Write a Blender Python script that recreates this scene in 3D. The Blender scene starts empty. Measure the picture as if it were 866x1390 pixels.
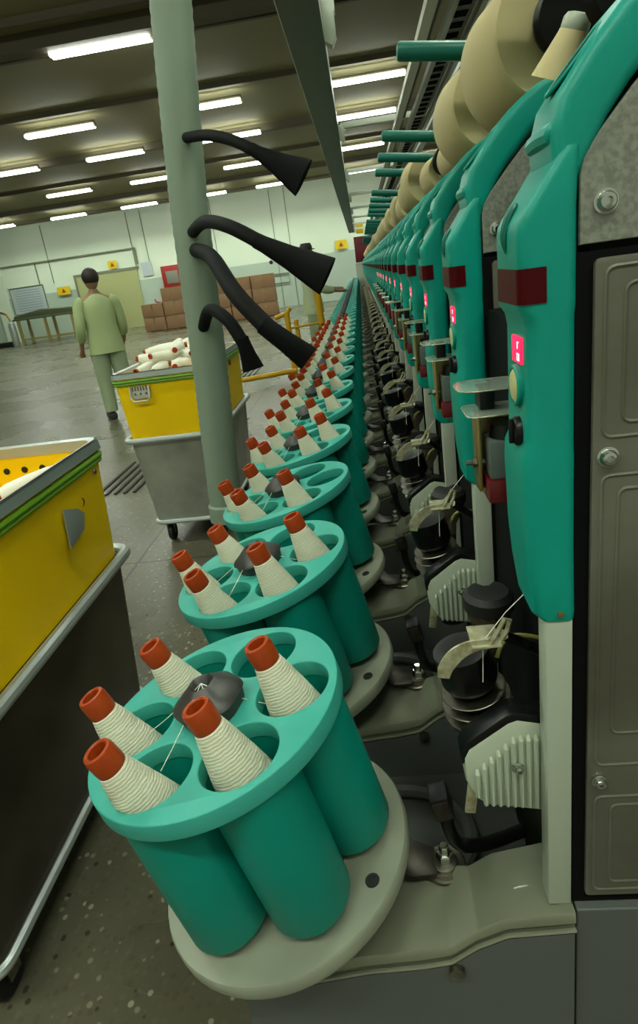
import bpy, bmesh, math, random
from mathutils import Vector, Matrix, Euler
random.seed(11)
S = bpy.context.scene
COL = S.collection
PI = math.pi
def V(*a): return Vector(a)

# ------------------------------------------------------------------ materials
def lin(c):
    return tuple((x/12.92 if x <= .04045 else ((x+.055)/1.055)**2.4) for x in c)
def rgb(r, g, b): return lin((r/255, g/255, b/255))
def mat(name, col, rough=.5, metal=0., noise=None, bump=None, spec=.5, coat=0., alpha=1., trans=0., emit=None, estr=0., ior=1.45):
    m = bpy.data.materials.new(name); m.use_nodes = True
    nt = m.node_tree; b = nt.nodes['Principled BSDF']
    b.inputs['Base Color'].default_value = (*col, 1)
    b.inputs['Roughness'].default_value = rough
    b.inputs['Metallic'].default_value = metal
    b.inputs['Specular IOR Level'].default_value = spec
    b.inputs['Coat Weight'].default_value = coat
    b.inputs['Alpha'].default_value = alpha
    b.inputs['Transmission Weight'].default_value = trans
    b.inputs['IOR'].default_value = ior
    if emit:
        b.inputs['Emission Color'].default_value = (*emit, 1); b.inputs['Emission Strength'].default_value = estr
    if noise:   # (scale, second colour, sharpness)
        tc = nt.nodes.new('ShaderNodeTexCoord'); n = nt.nodes.new('ShaderNodeTexNoise')
        n.inputs['Scale'].default_value = noise[0]; n.inputs['Detail'].default_value = 5
        r = nt.nodes.new('ShaderNodeValToRGB'); k = noise[2]
        r.color_ramp.elements[0].position = .5-k; r.color_ramp.elements[1].position = .5+k
        r.color_ramp.elements[0].color = (*col, 1); r.color_ramp.elements[1].color = (*noise[1], 1)
        nt.links.new(tc.outputs['Object'], n.inputs['Vector']); nt.links.new(n.outputs['Fac'], r.inputs['Fac'])
        nt.links.new(r.outputs['Color'], b.inputs['Base Color'])
    if bump:    # (scale, strength)
        tc = nt.nodes.new('ShaderNodeTexCoord'); n = nt.nodes.new('ShaderNodeTexNoise')
        n.inputs['Scale'].default_value = bump[0]
        bp = nt.nodes.new('ShaderNodeBump'); bp.inputs['Strength'].default_value = bump[1]; bp.inputs['Distance'].default_value = .002
        nt.links.new(tc.outputs['Object'], n.inputs['Vector']); nt.links.new(n.outputs['Fac'], bp.inputs['Height'])
        nt.links.new(bp.outputs['Normal'], b.inputs['Normal'])
    return m
TEAL = (0.0, .270, .205); TEAL_D = (0.0, .150, .108)
M = {}
M['teal'] = mat('teal_plastic', TEAL, .42, spec=.35, noise=(9, (0.0, .235, .178), .2), bump=(900, .05))
M['teal_drum'] = mat('teal_drum_plastic', (0.0, .215, .162), .45, spec=.3, noise=(14, (0.0, .19, .143), .25))
M['teal_disc'] = mat('teal_disc_plastic', (.03, .31, .25), .45, spec=.35, noise=(30, (.045, .33, .265), .3))
M['teal_bar'] = mat('teal_tube', (0.0, .12, .085), .35)
M['window'] = mat('dark_red_window', (.055, .002, .003), .35, spec=.12)
M['red_led'] = mat('red_display', (.6, .0, .03), .4, emit=(1., .01, .06), estr=1.1)
M['led_digit'] = mat('display_digit', (1, .7, .75), .4, emit=(1., .55, .62), estr=1.0)
M['cream'] = mat('cream_plastic', (.55, .53, .24), .4)
M['black'] = mat('black_plastic', (.003, .003, .003), .35, spec=.35)
M['matte_black'] = mat('matte_black', (.002, .002, .002), .8, spec=.15)
M['rubber'] = mat('dark_rubber', (.012, .011, .010), .6)
M['plate'] = mat('galvanised_sheet', (.26, .27, .22), .48, .25, noise=(260, (.17, .175, .145), .14), bump=(300, .05))
M['plate_low'] = mat('stained_sheet', (.17, .17, .13), .45, .25, noise=(7, (.075, .065, .045), .22), bump=(300, .05))
M['steel'] = mat('polished_steel', (.55, .56, .52), .18, 1.)
M['steel_dull'] = mat('dull_steel', (.30, .28, .23), .35, 1., noise=(60, (.14, .12, .09), .2))
M['iron'] = mat('oily_iron', (.06, .052, .042), .35, .7, noise=(50, (.025, .02, .016), .2))
M['brass'] = mat('yellow_zinc', (.36, .27, .11), .35, .9)
M['hook'] = mat('worn_cream_metal', (.48, .46, .31), .35, .4, noise=(120, (.28, .25, .14), .15))
M['post'] = mat('pale_painted_post', (.36, .39, .31), .35)
M['cover'] = mat('pale_cover_plastic', (.40, .44, .34), .35)
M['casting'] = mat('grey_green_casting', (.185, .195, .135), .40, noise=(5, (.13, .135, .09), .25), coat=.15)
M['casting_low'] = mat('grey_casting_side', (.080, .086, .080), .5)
M['plate_disc'] = mat('grey_turntable', (.25, .265, .195), .42, noise=(12, (.19, .20, .15), .25))
M['machine'] = mat('machine_bed_paint', (.07, .075, .06), .5)
M['yarn'] = mat('white_yarn', (.66, .64, .50), .85)
M['yarn_in_bin'] = mat('bin_yarn', (.82, .80, .68), .8)
M['strand'] = mat('yarn_thread', (.75, .74, .65), .7)
M['brown'] = mat('brown_tube', (.30, .034, .004), .38, spec=.3, noise=(40, (.36, .05, .006), .3))
M['hole'] = mat('tube_hole', (.012, .003, .002), .8)
M['hub'] = mat('dark_hub', (.060, .057, .055), .45, .6, bump=(80, .1))
M['package'] = mat('beige_package', (.52, .43, .22), .75)
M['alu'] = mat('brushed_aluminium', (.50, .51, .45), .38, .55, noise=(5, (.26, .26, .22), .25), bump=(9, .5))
M['alu_dark_refl'] = mat('aluminium_dark_reflection', (.16, .14, .11), .25, .85, noise=(5, (.06, .045, .03), .25), bump=(8, .5))  # same aluminium as the far bin, a dark reflection put into the colour
M['rim'] = mat('silver_rim', (.46, .50, .49), .35, .55)
M['yellow'] = mat('yellow_bin', (1., .66, .0), .42, spec=.3, noise=(3, (.92, .56, .0), .3))
M['green'] = mat('lime_green_band', (.15, .33, .012), .4)
M['white_plastic'] = mat('white_handle', (.55, .54, .46), .4)
M['floor'] = None
M['ceiling'] = mat('ceiling_paint', (.22, .195, .095), .8, noise=(.4, (.18, .16, .08), .3))
M['beam'] = mat('ceiling_beam_paint', (.085, .072, .042), .7)
M['wall_up'] = mat('white_wall_paint', (.66, .73, .60), .7, noise=(.3, (.60, .68, .55), .3))
M['wall_low'] = mat('grey_green_wainscot', (.42, .50, .42), .55, noise=(.4, (.37, .45, .38), .3))
M['line'] = mat('joint_line', (.16, .17, .11), .6)
M['rail'] = mat('grey_green_rail', (.10, .105, .075), .40, .2)
M['rail_side'] = mat('pale_rail', (.33, .36, .29), .35, .3)
M['rail_white'] = mat('white_rail', (.62, .65, .56), .35)
M['rail_dark'] = mat('dark_tray', (.05, .045, .035), .5)
M['tube'] = mat('lit_tube', (1, 1, 1), .4, emit=(.93, 1., .90), estr=12)
M['fixture'] = mat('lamp_fixture', (.10, .09, .05), .5)
M['hose'] = mat('grey_green_hose', (.22, .28, .21), .6)
M['nozzle'] = mat('black_rubber_hose', (.003, .003, .003), .75, spec=.2)
M['red_panel'] = mat('dark_red_panel', (.10, .002, .008), .4)
M['sign_y'] = mat('yellow_sign', (.70, .48, .01), .5)
M['sign_k'] = mat('sign_symbol', (.25, .05, .0), .5)
M['rail_yellow'] = mat('yellow_painted_tube', (.55, .30, .004), .4)
M['cardboard'] = mat('cardboard', (.27, .15, .075), .8, noise=(2, (.22, .12, .06), .3))
M['door_y'] = mat('door_paint', (.36, .37, .17), .6)
M['board'] = mat('notice_board_paper', (.42, .48, .50), .6)
M['board_line'] = mat('notice_print', (.25, .29, .33), .6)
M['fire_red'] = mat('red_cabinet', (.30, .02, .02), .4)
M['cabinet_in'] = mat('cabinet_glass', (.20, .20, .16), .2)
M['sheet'] = mat('dark_cover_cloth', (.10, .12, .07), .8)
M['table_leg'] = mat('timber_leg', (.38, .30, .12), .6)
M['cloth1'] = mat('pale_green_shirt', (.38, .45, .22), .8)
M['cloth2'] = mat('pale_yellow_smock', (.44, .50, .30), .8)
M['trouser'] = mat('pale_trousers', (.30, .36, .22), .8)
M['skin'] = mat('skin', (.30, .17, .10), .55)
M['hair'] = mat('dark_hair', (.02, .013, .01), .6)
M['teal_cloth'] = mat('teal_cloth', (.02, .12, .12), .8)
M['shoe'] = mat('dark_shoe', (.03, .03, .03), .5)
M['bowl'] = mat('smoked_bowl', (.07, .045, .025), .15, alpha=.75)
M['clear'] = mat('clear_plastic', (.50, .58, .50), .08, alpha=.30, spec=.8)
M['redbox'] = mat('dark_red_plastic', (.11, .003, .006), .35)
M['greybox'] = mat('grey_box_plastic', (.09, .11, .10), .4)
M['cable'] = mat('yellow_green_tube', (.26, .25, .06), .4)

def floor_mat():
    m = bpy.data.materials.new('terrazzo'); m.use_nodes = True
    nt = m.node_tree; b = nt.nodes['Principled BSDF']; L = nt.links.new
    tc = nt.nodes.new('ShaderNodeTexCoord')
    v = nt.nodes.new('ShaderNodeTexVoronoi'); v.inputs['Scale'].default_value = 55; v.inputs['Randomness'].default_value = 1
    L(tc.outputs['Object'], v.inputs['Vector'])
    sep = nt.nodes.new('ShaderNodeSeparateColor'); L(v.outputs['Color'], sep.inputs[0])
    r1 = nt.nodes.new('ShaderNodeValToRGB'); e = r1.color_ramp; e.interpolation = 'CONSTANT'
    e.elements[0].position = 0; e.elements[0].color = (.12, .105, .07, 1)
    e.elements[1].position = .30; e.elements[1].color = (.16, .145, .10, 1)
    for p, c in ((.6, (.13, .12, .085, 1)), (.80, (.30, .27, .19, 1)), (.90, (.42, .40, .31, 1)), (.95, (.05, .04, .03, 1))):
        x = e.elements.new(p); x.color = c
    L(sep.outputs[0], r1.inputs['Fac'])
    r2 = nt.nodes.new('ShaderNodeValToRGB'); r2.color_ramp.elements[0].position = .30; r2.color_ramp.elements[1].position = .42
    L(v.outputs['Distance'], r2.inputs['Fac'])
    mx = nt.nodes.new('ShaderNodeMix'); mx.data_type = 'RGBA'
    L(r2.outputs['Color'], mx.inputs[0]); L(r1.outputs['Color'], mx.inputs[6]); mx.inputs[7].default_value = (.14, .127, .088, 1)
    n = nt.nodes.new('ShaderNodeTexNoise'); n.inputs['Scale'].default_value = .8; n.inputs['Detail'].default_value = 4
    L(tc.outputs['Object'], n.inputs['Vector'])
    r3 = nt.nodes.new('ShaderNodeValToRGB'); r3.color_ramp.elements[0].position = .35; r3.color_ramp.elements[1].position = .7
    r3.color_ramp.elements[0].color = (.60, .62, .58, 1); r3.color_ramp.elements[1].color = (.86, .86, .82, 1)
    L(n.outputs['Fac'], r3.inputs['Fac'])
    mul = nt.nodes.new('ShaderNodeMix'); mul.data_type = 'RGBA'; mul.blend_type = 'MULTIPLY'; mul.inputs[0].default_value = 1
    L(mx.outputs[2], mul.inputs[6]); L(r3.outputs['Color'], mul.inputs[7])
    # expansion joints every 2.6 m
    sx = nt.nodes.new('ShaderNodeSeparateXYZ'); L(tc.outputs['Object'], sx.inputs[0])
    js = []
    for ax, off, per in ((0, .2, 2.6), (1, .46, 2.2)):
        a = nt.nodes.new('ShaderNodeMath'); a.operation = 'ADD'; a.inputs[1].default_value = 100+off; L(sx.outputs[ax], a.inputs[0])
        d = nt.nodes.new('ShaderNodeMath'); d.operation = 'MODULO'; d.inputs[1].default_value = per; L(a.outputs[0], d.inputs[0])
        c = nt.nodes.new('ShaderNodeMath'); c.operation = 'LESS_THAN'; c.inputs[1].default_value = .016; L(d.outputs[0], c.inputs[0]); js.append(c)
    mxj = nt.nodes.new('ShaderNodeMath'); mxj.operation = 'MAXIMUM'; L(js[0].outputs[0], mxj.inputs[0]); L(js[1].outputs[0], mxj.inputs[1])
    fin = nt.nodes.new('ShaderNodeMix'); fin.data_type = 'RGBA'
    L(mxj.outputs[0], fin.inputs[0]); L(mul.outputs[2], fin.inputs[6]); fin.inputs[7].default_value = (.04, .035, .025, 1)
    L(fin.outputs[2], b.inputs['Base Color'])
    rr = nt.nodes.new('ShaderNodeMapRange'); rr.inputs['To Min'].default_value = .18; rr.inputs['To Max'].default_value = .38
    L(n.outputs['Fac'], rr.inputs['Value']); L(rr.outputs[0], b.inputs['Roughness'])
    return m
M['floor'] = floor_mat()

def yarn_bump(m, scale, strength, dist=.0012):
    nt = m.node_tree; b = nt.nodes['Principled BSDF']; L = nt.links.new
    tc = nt.nodes.new('ShaderNodeTexCoord'); mp = nt.nodes.new('ShaderNodeMapping')
    mp.inputs['Rotation'].default_value = (.10, .06, 0)
    w = nt.nodes.new('ShaderNodeTexWave'); w.bands_direction = 'Z'; w.inputs['Scale'].default_value = scale
    w.inputs['Distortion'].default_value = 3.5; w.inputs['Detail'].default_value = 3; w.inputs['Detail Scale'].default_value = 1.5
    L(tc.outputs['Object'], mp.inputs['Vector']); L(mp.outputs[0], w.inputs['Vector'])
    bp = nt.nodes.new('ShaderNodeBump'); bp.inputs['Strength'].default_value = strength; bp.inputs['Distance'].default_value = dist
    L(w.outputs['Fac'], bp.inputs['Height']); L(bp.outputs['Normal'], b.inputs['Normal'])
    r = nt.nodes.new('ShaderNodeValToRGB'); c = b.inputs['Base Color'].default_value
    r.color_ramp.elements[0].position = 0.; r.color_ramp.elements[0].color = (c[0]*.80, c[1]*.78, c[2]*.70, 1)
    r.color_ramp.elements[1].position = .45; r.color_ramp.elements[1].color = (c[0], c[1], c[2], 1)
    L(w.outputs['Fac'], r.inputs['Fac']); L(r.outputs['Color'], b.inputs['Base Color'])
yarn_bump(M['yarn'], 95, .5, .0006)

# ------------------------------------------------------------------ geometry helpers
def NB(): return bmesh.new()
def box(bm, x0, x1, y0, y1, z0, z1, bev=0., mtx=None, seg=2):
    r = bmesh.ops.create_cube(bm, size=1.)
    vs = r['verts']
    for v in vs:
        v.co = Vector(((x0+x1)/2+v.co.x*(x1-x0), (y0+y1)/2+v.co.y*(y1-y0), (z0+z1)/2+v.co.z*(z1-z0)))
    if bev > 0:
        es = list({e for v in vs for e in v.link_edges})
        g = bmesh.ops.bevel(bm, geom=es, offset=bev, segments=seg, profile=.5, affect='EDGES')
        vs = list({v for f in g['faces'] for v in f.verts} | {v for v in vs if v.is_valid})
    if mtx is not None:
        for v in vs: v.co = mtx @ v.co
    return vs
def prism(bm, poly, y0, y1, bev=0., axis='Y', seg=2):
    def P(a, b, t):
        return {'Y': Vector((a, t, b)), 'X': Vector((t, a, b)), 'Z': Vector((a, b, t))}[axis]
    A = [bm.verts.new(P(a, b, y0)) for a, b in poly]; B = [bm.verts.new(P(a, b, y1)) for a, b in poly]
    n = len(poly); fs = [bm.faces.new(A), bm.faces.new(B[::-1])]
    for i in range(n):
        fs.append(bm.faces.new((A[i], B[i], B[(i+1) % n], A[(i+1) % n])))
    bmesh.ops.recalc_face_normals(bm, faces=fs)
    if bev > 0:
        es = [e for f in fs[:2] for e in f.edges]
        bmesh.ops.bevel(bm, geom=es, offset=bev, segments=seg, profile=.5, affect='EDGES')
def lathe(bm, prof, seg=24, mtx=None, caps=True, bump=None):
    rings = []
    for (r, z) in prof:
        ring = []
        for k in range(seg):
            a = 2*PI*k/seg; rr = r*(1+(bump(k, a) if bump else 0))
            p = Vector((rr*math.cos(a), rr*math.sin(a), z))
            ring.append(bm.verts.new(mtx @ p if mtx is not None else p))
        rings.append(ring)
    for i in range(len(rings)-1):
        for k in range(seg):
            bm.faces.new((rings[i][k], rings[i][(k+1) % seg], rings[i+1][(k+1) % seg], rings[i+1][k]))
    if caps:
        bm.faces.new(rings[0][::-1]); bm.faces.new(rings[-1])
def frame_of(d):
    d = d.normalized(); up = Vector((0, 0, 1)) if abs(d.z) < .95 else Vector((1, 0, 0))
    a = d.cross(up).normalized(); b = d.cross(a).normalized(); return a, b
def tube(bm, pts, r, seg=8, closed=False, caps=True):
    pts = [Vector(p) for p in pts]; n = len(pts); rings = []
    a = None
    for i, p in enumerate(pts):
        if closed: d = pts[(i+1) % n]-pts[i-1]
        else: d = pts[min(i+1, n-1)]-pts[max(i-1, 0)]
        d.normalize()
        if a is None: a, b = frame_of(d)
        else:
            a = (a-d*a.dot(d)).normalized(); b = d.cross(a).normalized()
        rr = r[i] if isinstance(r, (list, tuple)) else r
        rings.append([bm.verts.new(p+a*rr*math.cos(2*PI*k/seg)+b*rr*math.sin(2*PI*k/seg)) for k in range(seg)])
    m = n if closed else n-1
    for i in range(m):
        R0, R1 = rings[i], rings[(i+1) % n]
        for k in range(seg):
            bm.faces.new((R0[k], R0[(k+1) % seg], R1[(k+1) % seg], R1[k]))
    if caps and not closed:
        bm.faces.new(rings[0][::-1]); bm.faces.new(rings[-1])
    bmesh.ops.recalc_face_normals(bm, faces=bm.faces[:])
def cyl(bm, p0, p1, r, seg=16, r1=None):
    tube(bm, [p0, p1], [r, r if r1 is None else r1], seg)
def loft(bm, rings, caps=True):
    R = [[bm.verts.new(Vector(p)) for p in ring] for ring in rings]; n = len(R[0])
    fs = []
    for i in range(len(R)-1):
        for k in range(n):
            fs.append(bm.faces.new((R[i][k], R[i][(k+1) % n], R[i+1][(k+1) % n], R[i+1][k])))
    if caps: fs.append(bm.faces.new(R[0][::-1])); fs.append(bm.faces.new(R[-1]))
    bmesh.ops.recalc_face_normals(bm, faces=fs)
def rrect(x0, x1, y0, y1, r, n=5):
    out = []
    for cx, cy, a0 in ((x1-r, y0+r, -90), (x1-r, y1-r, 0), (x0+r, y1-r, 90), (x0+r, y0+r, 180)):
        for k in range(n+1):
            a = math.radians(a0+90*k/n); out.append((cx+r*math.cos(a), cy+r*math.sin(a)))
    return out
def smooth_pts(pts, n=6):
    P = [Vector(p) for p in pts]; out = []
    for i in range(len(P)-1):
        p0 = P[max(i-1, 0)]; p1 = P[i]; p2 = P[i+1]; p3 = P[min(i+2, len(P)-1)]
        for k in range(n):
            t = k/n
            out.append(.5*((2*p1)+(p2-p0)*t+(2*p0-5*p1+4*p2-p3)*t*t+(3*p1-p0-3*p2+p3)*t**3))
    out.append(P[-1]); return out

def mesh_of(name, bm, m, origin=None, smooth=True, angle=35):
    if origin is not None: bmesh.ops.translate(bm, verts=bm.verts[:], vec=-Vector(origin))
    me = bpy.data.meshes.new(name); bm.to_mesh(me); bm.free()
    if isinstance(m, str): m = M[m]
    me.materials.append(m)
    if smooth:
        me.shade_smooth(); me.set_sharp_from_angle(angle=math.radians(angle))
    return me
def part(name, bm, m, parent, origin=None, label=None, smooth=True, angle=35):
    """one mesh = one part of a thing; geometry is given in world metres, origin = where the thing stands"""
    o = bpy.data.objects.new(name, mesh_of(name, bm, m, origin, smooth, angle)); COL.objects.link(o)
    if parent is not None: o.parent = parent
    if label: o['label'] = label
    return o
def tag(o, label, cat, group=None, kind=None):
    o['label'] = label; o['category'] = cat
    if group: o['group'] = group
    if kind: o['kind'] = kind
    return o
def thing(name, loc, label, cat, group=None):
    o = bpy.data.objects.new(name, None); o.empty_display_size = .05; COL.objects.link(o); o.location = loc
    return tag(o, label, cat, group)
def struct(name, bm, m, smooth=False):
    o = part(name, bm, m, None, None, smooth=smooth); o['kind'] = 'structure'; return o
def dup(root, loc, label, group=None, rot=None, keep=None):
    r = root.copy(); COL.objects.link(r); r.location = loc
    if rot is not None: r.rotation_euler = rot
    r['label'] = label
    if group: r['group'] = group
    for ch in list(root.children):
        if keep is not None and ch.name.split('.')[0] not in keep: continue
        c = ch.copy(); COL.objects.link(c); c.parent = r
        for g in list(ch.children):
            d = g.copy(); COL.objects.link(d); d.parent = c
    return r
ORD = ['nearest', 'second', 'third', 'fourth', 'fifth', 'sixth', 'seventh', 'eighth', 'ninth', 'tenth', 'eleventh', 'twelfth', 'thirteenth', 'fourteenth', 'fifteenth', 'sixteenth']

PITCH = .32; NU = 60
Y0 = .425

# ------------------------------------------------------------------ winding unit
def bolt(parent, x, z, y, org, r=.0062, name='bolt'):
    bm = NB(); mt = Matrix.Translation((x, y, z)) @ Matrix.Rotation(PI/2, 4, 'X')
    lathe(bm, [(r*1.25, 0), (r*1.25, .0012), (r, .0016), (r*.98, .0035), (r*.75, .0055), (r*.42, .006), (r*.38, .003), (.0005, .003)], 20, mt)
    return part(name, bm, 'steel', parent, org)
def bm_casing():
    bm = NB(); rings = []
    def ring(z, xf, xb, yn, yf, r=.007, zs=0, n=4):
        return [(x, y, z + zs*(x-xf)) for x, y in rrect(xf, xb, yn, yf, r, n)]
    yn, yf = Y0, Y0+.072
    rings.append(ring(1.1105, .128, .139, yn+.003, yn+.035, .003))
    rings.append(ring(1.1125, .116, .1405, yn+.001, yn+.045, .005))
    rings.append(ring(1.120, .1085, .1415, yn, yn+.056, .007))
    rings.append(ring(1.150, .1062, .1415, yn, yn+.068, .008))
    rings.append(ring(1.180, .1045, .1415, yn, yf, .009))
    rings.append(ring(1.236, .1032, .1415, yn, yf, .009))
    rings.append(ring(1.249, .1040, .1415, yn, yf, .009))
    rings.append(ring(1.258, .1075, .1415, yn, yf, .010))
    rings.append(ring(1.340, .1085, .1415, yn, yf, .010))
    rings.append(ring(1.350, .1068, .1415, yn, yf, .010))
    rings.append(ring(1.356, .1032, .1415, yn, yf, .008))
    rings.append(ring(1.405, .1030, .1415, yn, yf, .008))
    rings.append(ring(1.411, .1040, .1415, yn, yf, .008))
    rings.append(ring(1.416, .1070, .1415, yn, yf, .008))
    rings.append(ring(1.446, .1285, .1422, yn, yf, .006))
    rings.append(ring(1.4515, .1335, .1422, yn+.002, yf-.002, .003))
    loft(bm, rings); return bm
def bm_arm():
    # centre line (x,z), half thickness, near/far y
    cl = [(.1365, 1.436, .0085), (.1400, 1.456, .0150), (.1455, 1.472, .0165), (.1600, 1.492, .0165), (.1800, 1.514, .0165), (.1980, 1.531, .0155), (.2140, 1.5445, .0125), (.2260, 1.554, .0070), (.2300, 1.557, .002)]
    bm = NB(); rings = []
    for i, (x, z, h) in enumerate(cl):
        a = cl[max(i-1, 0)]; b = cl[min(i+1, len(cl)-1)]
        d = Vector((b[0]-a[0], 0, b[1]-a[1])).normalized(); nrm = Vector((-d.z, 0, d.x))
        if i < 2: nrm = (nrm+Vector((-1, 0, .2))).normalized()
        pts = [Vector((x, 0, z))+nrm*u+Vector((0, w, 0)) for u, w in rrect(-h, h, Y0+.003, Y0+.066, min(.008, h*.9), 4)]
        rings.append(pts)
    loft(bm, rings); return bm
def make_unit(lod):
    org = Vector((.30, Y0, 0.))
    t = thing('winding_unit', org, 'x', 'winding unit')
    casing = part('front_casing', bm_casing(), 'teal', t, org)
    part('support_arm', bm_arm(), 'teal', t, org)
    # dark red window wrapping the near corner
    bm = NB()
    rings = []
    for z in (1.3595, 1.3825):
        pr = rrect(.1024, .1424, Y0-.0006, Y0+.0726, .008, 6)
        # keep only the points of front face and near corner up to x=.121
        rings.append([(.1200, Y0-.0006, z)] + [(x, y, z) for x, y in pr[::-1] if x < .1115 and y < Y0+.066] + [(.1024, Y0+.066, z)])
    R = [[bm.verts.new(p) for p in r] for r in rings]
    # order: sort along the path near side -> corner -> far side
    for k in range(len(R[0])-1):
        pass
    for r in R: bmesh.ops.remove_doubles(bm, verts=[], dist=0)
    bm.free(); bm = NB()
    path = [(.1205, Y0-.0007)] + [(.1104-.008*math.sin(a), Y0+.0073-.008*math.cos(a)) for a in [PI/2*k/6 for k in range(7)]] + [(.1024, Y0+.062)]
    inner = [(.1205, Y0+.004), (.110, Y0+.008), (.107, Y0+.012), (.107, Y0+.062)]
    prism(bm, path+inner[::-1], 1.3595, 1.3825, 0, 'Z')
    part('status_window', bm, 'window', t, org, smooth=False)
    if lod < 2:
        bm = NB(); box(bm, .1068, .112, Y0+.016, Y0+.042, 1.317, 1.336, .0006)
        dsp = part('display', bm, 'red_led', t, org, label='lit red display')
        for (yy, zz) in ((Y0+.0235, 1.3302), (Y0+.0235, 1.3218)):
            bm = NB(); w, h, q = .0030, .0026, .0009
            segs = [(-w, w, h-q, h), (-w, w, -h, -h+q), (-w, -w+q, -h, h), (w-q, w, -h, h)] if zz < 1.325 else [(-w*.6, w*.6, h-q, h), (w*.6-q, w*.6, -h, h)]
            for a, b, c, d in segs: box(bm, .1064, .1070, yy+a, yy+b, zz+c, zz+d)
            part('digit', bm, 'led_digit', dsp, org, smooth=False)
        mt = Matrix.Translation((.1085, Y0+.030, 1.300)) @ Matrix.Rotation(-PI/2, 4, 'Y')
        bm = NB(); lathe(bm, [(.0155, -.004), (.0155, .0035), (.0145, .0045), (.0128, .0045), (.0125, .002), (.012, .002), (.0005, .002)], 28, mt)
        ring = part('button_ring', bm, 'teal', t, org)
        bm = NB(); lathe(bm, [(.0122, 0), (.0122, .0036), (.0105, .0048), (.0005, .0050)], 28, mt)
        part('push_button', bm, 'cream', ring, org, label='cream round push button')
        mt = Matrix.Translation((.1080, Y0+.028, 1.2655)) @ Matrix.Rotation(-PI/2, 4, 'Y')
        bm = NB(); lathe(bm, [(.0115, 0), (.0112, .0035), (.010, .005), (.0005, .0055)], 24, mt)
        box(bm, .0995, .1040, Y0+.0265, Y0+.0295, 1.256, 1.275, .001)
        part('selector_knob', bm, 'black', t, org, label='round black knob')
        # recess notch at the knee
        bm = NB()
        pts = [Vector((.1028, Y0+.035, 1.393)), Vector((.1022, Y0+.035, 1.404)), Vector((.1055, Y0+.035, 1.4155)), Vector((.1110, Y0+.035, 1.4245))]
        tube(bm, smooth_pts(pts, 4), [.0006, .0012, .0020, .0026, .003, .0032, .0034, .0035, .0035, .0033, .0028, .002, .001], 8)
        part('finger_notch', bm, 'teal_bar', t, org, label='dark slot in the casing knee')
        # oval slot on the arm
        bm = NB(); d = Vector((.68, 0, .73)).normalized(); nrm = Vector((-d.z, 0, d.x)); c = Vector((.1590, Y0+.032, 1.4910))+nrm*.0165
        def ov(a, b, dz): return [c+d*a*math.cos(q)+Vector((0, 1, 0))*b*math.sin(q)+nrm*dz for q in [2*PI*k/24 for k in range(24)]]
        tube(bm, ov(.024, .0105, 0), .0013, 6, closed=True)
        slot = part('slot_rim', bm, 'teal', t, org)
        bm = NB(); loft(bm, [ov(.0225, .009, -.002), ov(.0225, .009, .0006)])
        part('slot_opening', bm, 'matte_black', slot, org, label='dark oval slot')
        # collar where the arm meets the casing
        bm = NB(); pts = [(.1300, Y0+.008, 1.4600), (.1285, Y0+.033, 1.4605), (.1300, Y0+.060, 1.4600)]
        tube(bm, smooth_pts(pts, 5), [.003]+[.0072]*9+[.003], 10)
        part('arm_collar', bm, 'teal', t, org)
        bm = NB(); lathe(bm, [(.0028, 0), (.0026, .0012), (.0005, .0015)], 12, Matrix.Translation((.129, Y0, 1.1195)) @ Matrix.Rotation(PI/2, 4, 'X'))
        part('casing_screw', bm, 'brass', t, org)
    # black core of the unit, plates
    bm = NB(); box(bm, .1405, .62, Y0+.004, Y0+.075, .794, 1.388)
    prism(bm, [(.150, 1.388), (.62, 1.388), (.62, 1.572), (.270, 1.572), (.262, 1.560), (.225, 1.530), (.17, 1.472), (.152, 1.445)], Y0+.006, Y0+.07)
    part('unit_body', bm, 'matte_black', t, org, smooth=False)
    bm = NB()
    up = [(.1422, 1.3925), (.1422, 1.434), (.1445, 1.4430), (.1530, 1.4560), (.1720, 1.4780), (.1900, 1.4970), (.2080, 1.5130), (.2240, 1.5270), (.2360, 1.5420), (.2450, 1.560), (.255, 1.577), (.62, 1.577), (.62, 1.3925)]
    prism(bm, up, Y0+.0015, Y0+.006, .0006)
    part('upper_side_plate', bm, 'plate', t, org, label='speckled grey sheet plate', smooth=False)
    bm = NB(); prism(bm, rrect(.1512, .62, .8075, 1.383, .004, 3), Y0-.0008, Y0+.004, .0008)
    def emb(x0, x1, z0, z1, r=.006, w=.0016):
        tube(bm, [(x, Y0-.0004, z) for x, z in rrect(x0, x1, z0, z1, r, 4)], w, 6, closed=True)
    if lod < 2:
        emb(.1580, .60, 1.262, 1.3770); emb(.1710, .59, 1.2720, 1.3660)
        emb(.1580, .60, .966, 1.233); emb(.1700, .59, 1.000, 1.222)
        emb(.1580, .60, .816, .930); emb(.1720, .59, .826, .920)
    part('lower_side_plate', bm, 'plate_low', t, org, label='embossed grey sheet plate with stains')
    if lod < 2:
        bolt(t, .1575, 1.4165, Y0+.0015, org); bolt(t, .1615, 1.2475, Y0-.001, org); bolt(t, .1612, .9485, Y0-.001, org, .0052)
    bm = NB(); box(bm, .1180, .1392, Y0+.002, Y0+.024, .793, 1.118, .0012)
    part('upright_post', bm, 'post', t, org, label='pale green painted upright')
    # handle tube pointing over the aisle
    if lod < 3:
        bm = NB(); p0 = Vector((.0885, Y0+.006, 1.690)); p1 = Vector((.300, Y0+.006, 1.660))
        d = (p1-p0).normalized(); tube(bm, [p0, p0+d*.0015, p0+d*.004, p1], [.007, .0115, .0130, .0130], 20)
        part('tube_peg', bm, 'teal_bar', t, org, label='dark green round bar')
        bm = NB()
        box(bm, .285, .315, Y0+.000, Y0+.025, 1.575, 1.70, .004)
        part('cradle_arm', bm, 'black', t, org)
        mt = Matrix.Translation((.252, Y0+.040, 1.619)) @ Matrix.Rotation(-PI/2, 4, 'X')
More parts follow.
